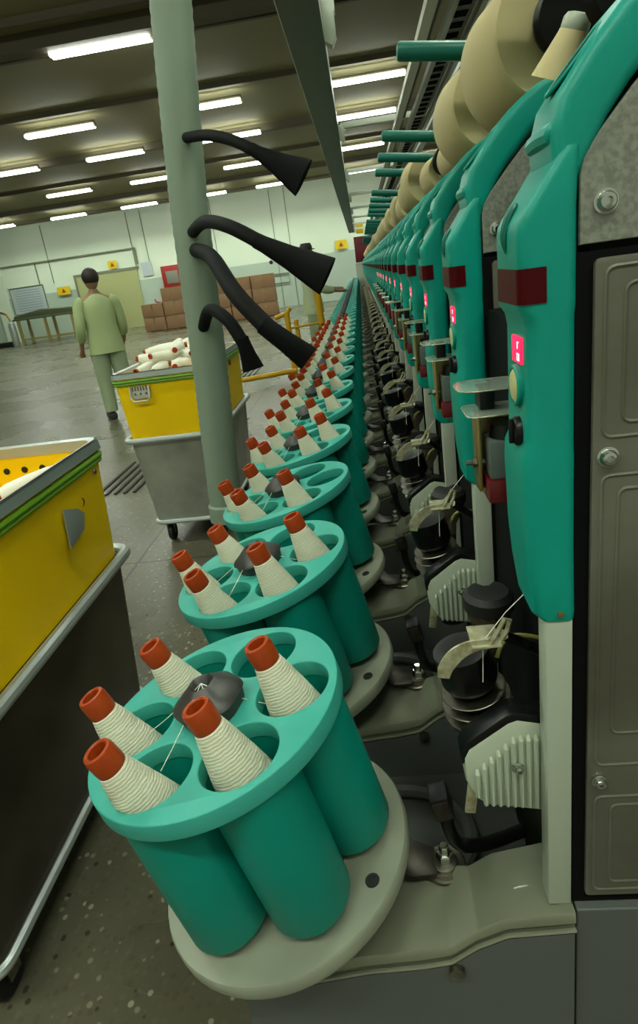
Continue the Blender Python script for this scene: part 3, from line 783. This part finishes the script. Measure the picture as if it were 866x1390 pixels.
# ------------------------------------------------------------------ bins on wheels
def rect_path(x0, x1, y0, y1, z, r=.05): return [(x, y, z) for x, y in rrect(x0, x1, y0, y1, r, 6)]
def make_bin(x1, y0, lab, dark):
    W, Ln = .53, 1.0; x0 = x1-W; y1 = y0+Ln; cx, cy = (x0+x1)/2, (y0+y1)/2
    t = thing('bin_trolley', (cx, cy, 0), lab, 'bin trolley', 'yellow and metal bin trolleys'); g = t.location
    al = 'alu_dark_refl' if dark else 'alu'
    def shell(z0, z1, i0, i1, th, m, name, label):
        bm = NB()
        outer0 = [(x, y, z0) for x, y in rrect(x0+i0, x1-i0, y0+i0, y1-i0, .045, 6)]; outer1 = [(x, y, z1) for x, y in rrect(x0+i1, x1-i1, y0+i1, y1-i1, .045, 6)]
        in1 = [(x, y, z1) for x, y in rrect(x0+i1+th, x1-i1-th, y0+i1+th, y1-i1-th, .043, 6)]; in0 = [(x, y, z0+.01) for x, y in rrect(x0+i0+th, x1-i0-th, y0+i0+th, y1-i0-th, .043, 6)]
        loft(bm, [outer0, outer1, in1, in0]); return part(name, bm, m, t, g, label=label)
    shell(.14, .645, .055, .020, .006, al, 'metal_body', 'dented aluminium lower body')
    tray = shell(.652, .985, .028, .010, .006, 'yellow', 'tray', 'yellow plastic tray')
    bm = NB(); P = rect_path(x0+.004, x1-.004, y0+.004, y1-.004, .648); tube(bm, P, .017, 10, closed=True); part('middle_rim', bm, 'rim', t, g, label='silver rim')
    bm = NB()
    loft(bm, [[(x, y, 1.016) for x, y in rrect(x0, x1, y0, y1, .05, 6)], [(x, y, .990) for x, y in rrect(x0-.002, x1+.002, y0-.002, y1+.002, .05, 6)], [(x, y, .985) for x, y in rrect(x0+.02, x1-.02, y0+.02, y1-.02, .045, 6)], [(x, y, 1.016) for x, y in rrect(x0+.022, x1-.022, y0+.022, y1-.022, .045, 6)], [(x, y, 1.020) for x, y in rrect(x0+.008, x1-.008, y0+.008, y1-.008, .045, 6)]], caps=False)
    part('top_rim', bm, 'rim', t, g, label='silver rim')
    bm = NB(); tube(bm, rect_path(x0+.004, x1-.004, y0+.004, y1-.004, .974), .0085, 8, closed=True); tube(bm, rect_path(x0+.006, x1-.006, y0+.006, y1-.006, .960), .0075, 8, closed=True); part('band', bm, 'green', t, g, label='lime green band')
    bm = NB(); tube(bm, rect_path(x0+.05, x1-.05, y0+.05, y1-.05, .142), .013, 8, closed=True); part('bottom_rim', bm, 'rim', t, g, label='silver rim')
    bm = NB(); box(bm, x0+.07, x1-.07, y0+.07, y1-.07, .12, .146); part('chassis', bm, 'rubber', t, g)
    for sx in (x0+.11, x1-.11):
        for sy in (y0+.13, y1-.13):
            bm = NB(); lathe(bm, [(.018, -.014), (.048, -.014), (.052, -.009), (.052, .009), (.048, .014), (.018, .014)], 24, Matrix.Translation((sx, sy, .052)) @ Matrix.Rotation(PI/2, 4, 'Y'))
            w = part('caster_wheel', bm, 'rubber', t, g)
            bm = NB(); box(bm, sx-.024, sx-.018, sy-.02, sy+.02, .045, .12); box(bm, sx+.018, sx+.024, sy-.02, sy+.02, .045, .12); box(bm, sx-.03, sx+.03, sy-.03, sy+.03, .112, .121)
            part('caster_fork', bm, 'steel_dull', w, g)
    # handle plate on the near end
    bm = NB(); hx = x0+.155
    prism(bm, rrect(hx-.052, hx+.052, .878, .945, .018, 4), y0+.006, y0+.014, .002)
    hp = part('handle_plate', bm, 'white_plastic', tray, g, label='white handle plate')
    bm = NB(); tube(bm, [(hx-.052, y0+.004, .945), (hx-.052, y0-.010, .885), (hx-.035, y0-.016, .868), (hx+.035, y0-.016, .868), (hx+.052, y0-.010, .885), (hx+.052, y0+.004, .945)], .005, 8)
    part('handle_grip', bm, 'white_plastic', tray, g)
    bm = NB()
    for k in range(6): box(bm, hx-.042+k*.015, hx-.036+k*.015, y0+.003, y0+.0065, .922, .945)
    for q in (-.03, 0, .03): lathe(bm, [(.006, 0), (.005, .003), (.0005, .004)], 10, Matrix.Translation((hx+q, y0+.006, .905)) @ Matrix.Rotation(PI/2, 4, 'X'))
    part('rivets', bm, 'steel_dull', tray, g)
    return t, (x0, x1, y0, y1)
farbin, FB = make_bin(-.845, 3.11, 'yellow and aluminium bin trolley heaped with white bobbins, behind the hose', False)
nearbin, NBX = make_bin(-.815, .71, 'yellow and aluminium bin trolley, dark reflection in its colour, cut off at the left', True)
# repair patch and rivets on the near bin, holes on the inner wall
bm = NB(); prism(bm, [(1.425, .925), (1.478, .868), (1.512, .875), (1.53, .895), (1.48, .935)], -.829, -.8245, 0, 'X')
bm.free(); bm = NB()
px = -.8215
prism(bm, [(1.385, .800), (1.400, .905), (1.470, .880), (1.500, .855), (1.475, .815)], px-.004, px, .0006, 'X')
o = part('patch', bm, 'rim', nearbin, nearbin.location, label='grey repair patch'); 
bm = NB()
for (y, z) in ((.985, .70), (1.62, .935), (1.05, .925)):
    lathe(bm, [(.008, 0), (.006, .004), (.0005, .005)], 12, Matrix.Translation((px-.002, y, z)) @ Matrix.Rotation(PI/2, 4, 'Y'))
part('rivets', bm, 'steel_dull', nearbin, nearbin.location)
bm = NB()
for k in range(7): lathe(bm, [(.010, 0), (.010, .002), (.0005, .002)], 12, Matrix.Translation((-1.25+k*.058, 1.6905, .945-.0*k)) @ Matrix.Rotation(PI/2, 4, 'X'))
for k in range(3): lathe(bm, [(.010, 0), (.010, .002), (.0005, .002)], 12, Matrix.Translation((-1.20+k*.13, 1.6905, .905)) @ Matrix.Rotation(PI/2, 4, 'X'))
part('vent_holes', bm, 'rubber', nearbin, nearbin.location)
# inner false bottoms carry the bobbins
bb = make_bin_bobbin()
bm = NB(); box(bm, FB[0]+.03, FB[1]-.03, FB[2]+.03, FB[3]-.03, .86, .87); part('tray_floor', bm, 'yellow', farbin, farbin.location)
bm = NB(); box(bm, NBX[0]+.03, NBX[1]-.03, NBX[2]+.03, NBX[3]-.03, .80, .81); part('tray_floor', bm, 'yellow', nearbin, nearbin.location)
r_ = random.Random(21); n = 0
first = True
def put_bob(loc, yaw, pitch, lab, grp):
    global first
    q = Euler((PI/2+pitch, 0, yaw), 'XYZ')
    if first:
        first = False; bb.location = loc; bb.rotation_euler = q; bb['label'] = lab; bb['group'] = grp
    else: dup(bb, loc, lab, grp, q)
heap = []
for layer, (nx, ny, z, mx) in enumerate(((5, 4, .905, .05), (5, 4, .955, .065), (4, 4, 1.003, .085), (3, 3, 1.050, .13), (2, 2, 1.092, .18))):
    for a in range(nx):
        for b in range(ny):
            x = FB[0]+mx+.02+(FB[1]-FB[0]-2*mx-.04)*(a+.5)/nx+r_.uniform(-.012, .012)
            y = FB[2]+.14+mx*.6+(.78-2*mx)*(b+.5)/ny*.95+r_.uniform(-.02, .02)
            put_bob((x, y, z+r_.uniform(-.006, .008)), r_.uniform(-PI, PI), r_.uniform(-.15, .15), 'white yarn bobbin lying in the heap of the bobbin filled bin', 'bobbins heaped in the far bin')
for k, (x, y, z, yaw, pt) in enumerate([(-.93, 1.30, .925, .15, .05), (-.93, 1.52, .955, PI-.85, -.12), (-1.02, 1.36, .930, PI+.2, .0), (-1.12, 1.45, .915, .4, .0), (-.90, 1.02, .930, .1, .0), (-1.0, .98, .915, .3, .0), (-1.22, 1.25, .905, .0, .0), (-.95, 1.56, .880, 1.2, .0), (-1.10, 1.10, .90, .9, 0)]):
    put_bob((x, y, z), yaw, pt, 'white yarn bobbin lying inside the left trolley tray', 'bobbins lying in the near bin')
bm = NB()

# ------------------------------------------------------------------ room
WY = 28.5; CZ = 5.0; XL = -19.0; XR = 9.0; YB = -3.0
bm = NB(); box(bm, XL, XR, YB, WY, -.1, 0); struct('floor', bm, 'floor')
bm = NB(); box(bm, XL, XR, YB, WY, CZ, CZ+.1); struct('ceiling', bm, 'ceiling')
bm = NB(); box(bm, XL, XR, WY, WY+.2, 2.02, CZ); struct('wall_far', bm, 'wall_up')
bm = NB(); box(bm, XL, XR, WY-.02, WY+.2, 0, 2.02); struct('trim_1', bm, 'wall_low')
bm = NB(); box(bm, XL-.2, XL, YB, WY+.2, 0, CZ); struct('wall_left', bm, 'wall_up')
bm = NB(); box(bm, XR, XR+.2, YB, WY+.2, 0, CZ); struct('wall_right', bm, 'wall_up')
ti = [1]
def trim(x0, x1, y0, y1, z0, z1, m):
    ti[0] += 1; bm = NB(); box(bm, x0, x1, y0, y1, z0, z1); struct('trim_%d' % ti[0], bm, m)
for y, w, h in ((2.6, .22, .22), (6.2, .06, .08), (9.75, .24, .22), (13.25, .07, .09), (17.15, .20, .16), (20.55, .07, .09), (24.3, .20, .14), (27.3, .07, .08)):
    trim(XL, XR, y-w/2, y+w/2, CZ-h, CZ, 'beam')
    if w > .2: trim(XL, XR, y+.55, y+.62, CZ-.10, CZ, 'beam'); trim(XL, XR, y-.62, y-.55, CZ-.10, CZ, 'beam')
for x in (-10.0, -9.35, -3.55, -2.90, -14.0, -6.2): trim(x-.012, x+.012, WY-.045, WY-.021, 0 if x > -9 else 2.4, CZ-.1, 'line')
trim(-16.6, -9.9, WY-.09, WY-.03, 3.36, 3.42, 'line'); trim(-9.93, -9.87, WY-.09, WY-.03, 2.7, 3.4, 'line'); trim(-14.7, -14.66, WY-.06, WY-.03, 2.1, 3.38, 'line')
trim(-16.95, -16.35, WY-.10, WY-.02, 0, 3.36, 'wall_up')
# doorway
bm = NB(); box(bm, -12.9, -10.0, WY-.08, WY-.02, 0, 2.50); struct('door_1', bm, 'door_y')
bm = NB(); box(bm, -13.0, -9.9, WY-.10, WY-.02, 2.50, 2.62); box(bm, -13.0, -12.9, WY-.10, WY-.02, 0, 2.5); struct('trim_90', bm, 'line')

# ceiling lamps
rows = [(-1.4, [-3.9, -1.5, .6, 3.6]), (2.2, [-6.4, -3.0, .9]), (6.0, [-6.4, -3.4, .6]), (9.9, [-7.5, -3.3, 3.6]), (13.75, [-5.8, -2.73, .53, 3.7, -9.0]), (16.75, [-8.6, -5.8, -2.80, .52, 3.7]), (20.9, [-12.2, -9.0, -6.18, -3.13, .40, 3.6]), (26.1, [-14.6, -11.5, -8.5, -5.65, -2.95, .3, 3.3])]  # first two rows each hold an unseen lamp added to brighten the bins
lt = None; li = 0
def make_lamp(loc, lab):
    t = thing('ceiling_light', loc, lab, 'ceiling light', 'fluorescent lights on the ceiling')
    bm = NB(); box(bm, -.76, .76, -.05, .05, -.055, .0, .01); box(bm, -.77, -.735, -.05, .05, -.115, -.05); box(bm, .735, .77, -.05, .05, -.115, -.05); part('lamp_housing', bm, 'fixture', t)
    bm = NB(); cyl(bm, (-.735, -.045, -.10), (.735, -.045, -.10), .038, 12); cyl(bm, (-.735, .045, -.10), (.735, .045, -.10), .038, 12); part('lamp_tube', bm, 'tube', t, label='glowing white tube')
    return t
names = ['in the part added row behind the camera', 'in the part added row over the camera', 'in the row overhead', 'in the dark bay near the ceiling edge', 'in the nearest visible row', 'in the second visible row', 'in the third visible row', 'in the row closest to the far wall']
PW = [105, 125, 80, 65, 85, 95, 120, 175]
for ri, (y, xs) in enumerate(rows):
    for xi, x in enumerate(sorted(xs)):
        loc = Vector((x, y, CZ-.14 if ri not in (5,) else CZ-.14))
        lab = 'lit ceiling light %s, number %s from the left' % (names[ri], ['one', 'two', 'three', 'four', 'five', 'six', 'seven'][xi])
        if lt is None: lt = make_lamp(loc, lab)
        else: dup(lt, loc, lab)
        ld = bpy.data.lights.new('tube_light', 'AREA'); ld.shape = 'RECTANGLE'; ld.size = 1.45; ld.size_y = .12
        ld.energy = PW[ri]; ld.color = (.87, 1., .81)
        lo = bpy.data.objects.new('tube_light', ld); COL.objects.link(lo); lo.location = (x, y, CZ-.26)

# ------------------------------------------------------------------ things along the far wall
bm = NB(); box(bm, -16.2, -14.55, WY-.07, WY-.03, 1.25, 2.42)
nb = thing('notice_board', (-15.4, WY-.1, 1.25), 'pale blue notice board on the far wall above a bench', 'notice board')
part('board', bm, 'board', nb, nb.location)
bm = NB()
for k in range(9): box(bm, -16.0, -14.75, WY-.08, WY-.071, 1.38+k*.11, 1.41+k*.11)
part('print_lines', bm, 'board_line', nb, nb.location)
bm = NB(); tube(bm, [(-16.2, WY-.08, 1.25), (-14.55, WY-.08, 1.25), (-14.55, WY-.08, 2.42), (-16.2, WY-.08, 2.42)], .03, 6, closed=True); part('frame', bm, 'line', nb, nb.location)
fc = thing('fire_hose_cabinet', (-8.4, WY-.2, 1.45), 'red fire hose cabinet mounted on the far wall', 'fire cabinet')
bm = NB(); box(bm, -8.85, -7.92, WY-.25, WY-.03, 1.45, 2.45, .02); part('cabinet', bm, 'fire_red', fc, fc.location)
bm = NB(); box(bm, -8.65, -8.10, WY-.27, WY-.24, 1.68, 2.22, .01); part('cabinet_window', bm, 'cabinet_in', fc, fc.location)
bm = NB(); tube(bm, smooth_pts([(-8.80, WY-.2, 1.46), (-8.85, WY-.25, 1.2), (-9.05, WY-.25, .95), (-9.35, WY-.2, .98), (-9.42, WY-.15, 1.1)], 5), .035, 8); part('hose', bm, 'fire_red', fc, fc.location)
bm = NB(); box(bm, -9.75, -9.28, WY-.06, WY-.03, 2.15, 2.75)
nt_ = part('paper_notice', bm, 'board', None); tag(nt_, 'small white paper notice left of the red fire cabinet', 'notice')
for nm, x0, x1, z0, z1, lab in (('warning_sign', -.95, -.42, 2.12, 2.48, 'yellow sign with dark symbol on the far wall, right of the round holes'), ('warning_sign', -11.25, -10.85, 2.66, 3.0, 'yellow sign with dark symbol above the far doorway'), ('warning_sign', -13.9, -13.3, 1.85, 2.2, 'yellow sign with dark symbol left of the far doorway')):
    s = thing(nm, ((x0+x1)/2, WY-.1, z0), lab, 'sign', 'yellow wall signs')
    bm = NB(); box(bm, x0, x1, WY-.13, WY-.10, z0, z1); part('sign_board', bm, 'sign_y', s, s.location)
    cx, cz = (x0+x1)/2, (z0+z1)/2; bm = NB(); prism(bm, [(cx-.10, cz-.08), (cx+.10, cz-.08), (cx, cz+.10)], WY-.137, WY-.131); part('symbol', bm, 'sign_k', s, s.location)
for k, x in enumerate((-3.92, -3.50)):
    bm = NB(); lathe(bm, [(.075, 0), (.085, .03), (.05, .05), (.0005, .05)], 20, Matrix.Translation((x+.05, WY-.02, 1.98+k*.0)) @ Matrix.Rotation(PI/2, 4, 'X'))
    tag(part('wall_socket', bm, 'rubber', None), 'small round dark wall fitting, %s of the pair by the yellow sign' % ('left' if k == 0 else 'right'), 'wall fitting', 'round wall fittings')
bm = NB(); tube(bm, [(-3.95, WY-.08, 1.05), (-3.15, WY-.08, 1.05), (-3.15, WY-.08, 1.45), (-3.95, WY-.08, 1.45)], .03, 6, closed=True)
tag(part('picture_frame', bm, 'line', None), 'empty dark frame on the far wall beneath the flared nozzle', 'frame')
tb = thing('work_table', (-13.5, WY-2.2, 0), 'long bench under a dark cloth beside the notice board', 'table')
bm = NB(); box(bm, -14.9, -12.1, WY-2.8, WY-1.8, 1.02, 1.10, .02); prism(bm, [(-14.9, 1.08), (-14.85, 1.2), (-14.3, 1.30), (-13.6, 1.38), (-12.8, 1.33), (-12.1, 1.30), (-12.1, 1.08)], WY-2.7, WY-1.9, .03); part('cloth_cover', bm, 'sheet', tb, tb.location)
for x in (-14.7, -13.5, -12.3):
    for y in (WY-2.7, WY-1.9):
        bm = NB(); box(bm, x-.05, x+.05, y-.05, y+.05, 0, 1.03); part('leg', bm, 'table_leg', tb, tb.location)
bm = NB(); box(bm, -14.7, -12.3, WY-2.73, WY-2.67, .18, .26); part('stretcher', bm, 'table_leg', tb, tb.location)
vc = thing('tool_stand', (-15.1, WY-2.6, 0), 'upright metal gas bottle stand left of the covered bench', 'stand')
bm = NB(); lathe(bm, [(.14, 0), (.15, .05), (.15, .85), (.10, .98), (.04, 1.02), (.04, 1.12)], 20, Matrix.Translation((-15.1, WY-2.6, 0))); part('bottle', bm, 'rim', vc, vc.location)
bm = NB(); tube(bm, smooth_pts([(-15.1, WY-2.6, 1.1), (-15.2, WY-2.6, 1.35), (-15.45, WY-2.6, 1.45)], 4), .05, 8); part('valve', bm, 'brass', vc, vc.location)
bm = NB(); box(bm, -16.2, -15.2, WY-2.7, WY-2.2, .0, .20, .02); tag(part('floor_tray', bm, 'rubber', None), 'low dark tray on the floor under the notice board', 'tray')
# cardboard boxes
rc = random.Random(2); by = 23.5; bi = 0
cb = None
for row in range(3):
    for colx in range(6):
        x = -7.9+colx*.86
        if row == 2 and colx < 1: continue
        loc = Vector((x, by+.0, .02+row*.50))
        lab = 'brown carton by the far wall, %s tier, %s column from the right' % (['bottom', 'middle', 'top'][row], ['first', 'second', 'third', 'fourth', 'fifth', 'sixth'][5-colx])
        if cb is None:
            cb = thing('cardboard_box', loc, lab, 'box', 'cartons stacked by the far wall')
            bm = NB(); box(bm, -.41, .41, -.3, .3, 0, .485, .008); part('carton', bm, 'cardboard', cb)
            bm = NB(); box(bm, -.412, .412, -.03, .03, .484, .488); box(bm, -.03, .03, -.302, -.2995, .30, .488); part('tape', bm, 'brass', cb)
        else: dup(cb, loc, lab)

# yellow guard rail near the machine
gr = thing('guard_rail', (-1.2, 8.3, 0), 'yellow painted tubular guard rail standing on the floor beside the magazines', 'guard rail')
G = gr.location
def gtube(pts, r, nm='rail_tube'):
    bm = NB(); tube(bm, pts, r, 12); part(nm, bm, 'rail_yellow', gr, G)
gtube([(-2.6, 7.9, .10), (-1.00, 8.3, .14)], .035, 'low_bar')
gtube([(-1.035, 8.4, 0), (-1.035, 8.4, .92)], .038, 'post'); gtube([(-1.20, 8.4, .86), (-1.03, 8.4, .90), (-.98, 8.4, .97)], .03, 'post_top')
gtube([(-.90, 8.45, 0), (-.93, 8.45, .80)], .03, 'post')
gtube([(-1.0, 8.4, .70), (-.55, 8.5, .72)], .015, 'cross_tube')
gtube([(-.56, 8.5, 0), (-.60, 8.5, 1.13)], .045, 'post')
# floor grates
for k, (gx, gy, lab) in enumerate(((-2.02, 4.6, 'dark slotted floor grate between the two yellow bins'), (-1.95, 9.6, 'small dark slotted floor grate behind the far bin'))):
    g_ = thing('floor_grate', (gx, gy, .002), lab, 'floor grate')
    for q in range(5):
        bm = NB(); box(bm, -.055+q*.075-.1, -.03+q*.075-.1, -.42, .42, 0, .008); part('slat', bm, 'rubber', g_)

# ------------------------------------------------------------------ people
def person(name_loc, rz, lab, shirt, arms, hat):
    t = thing('person', name_loc, lab, 'person'); t.rotation_euler = (0, 0, rz)
    def skin(nm, verts, edges, m, parent, sub=2, root=0):
        me = bpy.data.meshes.new(nm); me.from_pydata([v[:3] for v in verts], edges, []); me.materials.append(M[m])
        o = bpy.data.objects.new(nm, me); COL.objects.link(o); o.parent = parent
        md = o.modifiers.new('s', 'SKIN'); md.use_smooth_shade = True
        sv = me.skin_vertices[0].data
        for i, v in enumerate(verts): sv[i].radius = (v[3], v[4] if len(v) > 4 else v[3])
        sv[root].use_root = True
        o.modifiers.new('u', 'SUBSURF').levels = sub; o.modifiers['u'].render_levels = sub
        return o
    body = [(0, 0, .92, .13, .10), (0, 0, 1.10, .125, .09), (0, 0, 1.30, .15, .10), (0, 0, 1.42, .09, .07), (0, 0, 1.50, .058), (0, 0, 1.55, .056),
            (-.09, 0, .86, .09), (-.11, .02, .48, .06), (-.12, 0, .09, .042), (-.12, .13, .04, .04, .03),
            (.09, 0, .86, .09), (.11, -.02, .48, .06), (.12, -.04, .09, .042), (.12, .09, .04, .04, .03)]
    ed = [(0, 1), (1, 2), (2, 3), (3, 4), (4, 5), (0, 6), (6, 7), (7, 8), (8, 9), (0, 10), (10, 11), (11, 12), (12, 13)]
    n0 = len(body)
    for sgn, ar in zip((-1, 1), arms):
        body += [(sgn*.19, 0, 1.39, .052), (ar[0][0], ar[0][1], ar[0][2], .042), (ar[1][0], ar[1][1], ar[1][2], .027), (ar[2][0], ar[2][1], ar[2][2], .022, .03)]
        ed += [(3, n0), (n0, n0+1), (n0+1, n0+2), (n0+2, n0+3)]
        w = Vector(ar[2]); d = (w-Vector(ar[1])).normalized()
        s = d.cross(Vector((0, 0, 1))).normalized()
        for f in range(5):
            p = w+d*(.055-.006*abs(f-1.5)) + s*(f-1.5)*.018 if f < 4 else w+d*.02-s*.045
            body.append((p.x, p.y, p.z-.01, .009)); ed.append((n0+3, len(body)-1))
        n0 = len(body)
    b = skin('body', body, ed, 'skin', t)
    bm = NB(); R = []
    for z, a, c in ((.80, .215, .155), (.95, .20, .145), (1.12, .175, .125), (1.28, .195, .135), (1.40, .185, .115), (1.455, .10, .085), (1.475, .065, .065)):
        R.append([(a*math.cos(q), c*math.sin(q), z) for q in [2*PI*k/24 for k in range(24)]])
    loft(bm, R); sh = part('shirt', bm, shirt, b)
    for sgn, ar in zip((-1, 1), arms):
        bm = NB(); tube(bm, smooth_pts([(sgn*.15, 0, 1.40), (sgn*.205, 0, 1.36), ar[0], tuple((Vector(ar[0])*.35+Vector(ar[1])*.65))], 4), [.06, .068, .07, .07, .07, .067, .064, .062, .06, .058, .055, .052, .05], 12); part('sleeve', bm, shirt, b)
    for pts in ([(-.09, 0, .90), (-.11, .02, .48), (-.12, 0, .10)], [(.09, 0, .90), (.11, -.02, .48), (.12, -.04, .10)]):
        bm = NB(); tube(bm, smooth_pts(pts, 4), [.115, .112, .105, .098, .09, .085, .08, .078, .075], 14); part('trouser_leg', bm, 'trouser', b)
    for fx, fy in ((-.12, 0), (.12, -.04)):
        bm = NB(); box(bm, fx-.045, fx+.045, fy-.06, fy+.19, 0, .085, .025); part('shoe', bm, 'shoe', b)
    bm = NB(); bmesh.ops.create_uvsphere(bm, u_segments=24, v_segments=18, radius=1)
    for v in bm.verts:
        x, y, z = v.co; v.co = Vector((x*.084*(1-.15*max(0, -z)), y*.095, 1.635+z*.118))
        if y > .75 and abs(x) < .25 and -.35 < z < .05: v.co.y += .018
    for e in (-1, 1):
        lathe(bm, [(.004, -.01), (.018, -.004), (.018, .004), (.004, .01)], 10, Matrix.Translation((e*.078, 0, 1.63)) @ Matrix.Rotation(PI/2, 4, 'Y'))
    hd = part('head', bm, 'skin', b)
    for e in (-1, 1):
        bm = NB(); bmesh.ops.create_uvsphere(bm, u_segments=8, v_segments=6, radius=.009, matrix=Matrix.Translation((e*.03, .088, 1.65))); part('eye', bm, 'hair', hd)
    bm = NB(); box(bm, -.024, .024, .084, .094, 1.575, 1.583, .002); part('mouth', bm, 'brown', hd)
    bm = NB(); bmesh.ops.create_uvsphere(bm, u_segments=20, v_segments=14, radius=1)
    for v in bm.verts:
        x, y, z = v.co; v.co = Vector((x*.096, y*.110-.012, 1.665+z*.105))
    bmesh.ops.delete(bm, geom=[v for v in bm.verts if v.co.y > .03 and v.co.z < 1.69 or v.co.z < 1.59], context='VERTS')
    if hat: lathe(bm, [(.001, .09), (.07, .085), (.09, .04), (.09, .01), (.13, .0), (.13, -.006), (.08, -.004)], 20, Matrix.Translation((0, 0, 1.69)))
    part('hair', bm, 'hair', hd)
    return t
person((-.73, 9.25, 0), math.radians(-80), 'person in pale yellow smock standing beside the far end of the magazines', 'cloth2',
       ([(-.26, .14, 1.14), (-.20, .36, 1.10), (-.18, .46, 1.10)], [(.26, .14, 1.14), (.20, .36, 1.08), (.18, .46, 1.07)]), True)
person((-3.1, 7.2, 0), math.radians(35), 'person in pale green shirt walking across the floor beyond the bins', 'cloth1',
       ([(-.25, -.03, 1.12), (-.26, .12, .90), (-.26, .18, .82)], [(.25, .03, 1.12), (.26, .16, .92), (.25, .24, .86)]), False)

# ------------------------------------------------------------------ world, camera, colour
w = bpy.data.worlds.new('w'); S.world = w; w.use_nodes = True
w.node_tree.nodes['Background'].inputs[0].default_value = (.55, .62, .46, 1); w.node_tree.nodes['Background'].inputs[1].default_value = .34
f = 820.; roll = math.radians(8); th = math.radians(18.95); psi = math.radians(6.2)
fw = Vector((-math.sin(psi)*math.cos(th), math.cos(psi)*math.cos(th), -math.sin(th)))
r0 = Vector((math.cos(psi), math.sin(psi), 0)); u0 = r0.cross(fw)
Rr = r0*math.cos(roll)-u0*math.sin(roll); Uu = r0*math.sin(roll)+u0*math.cos(roll)
cd = bpy.data.cameras.new('camera'); cam = bpy.data.objects.new('camera', cd); COL.objects.link(cam)
cam.matrix_world = Matrix(((Rr.x, Uu.x, -fw.x, 0), (Rr.y, Uu.y, -fw.y, 0), (Rr.z, Uu.z, -fw.z, 1.4), (0, 0, 0, 1)))
cd.sensor_fit = 'VERTICAL'; cd.sensor_height = 36; cd.lens = 36*f/1390; cd.shift_y = -45/1390; cd.clip_start = .01; cd.clip_end = 100
S.camera = cam
S.view_settings.view_transform = 'Standard'; S.view_settings.look = 'None'; S.view_settings.exposure = 1.0; S.view_settings.gamma = 1
S.view_settings.use_curve_mapping = False
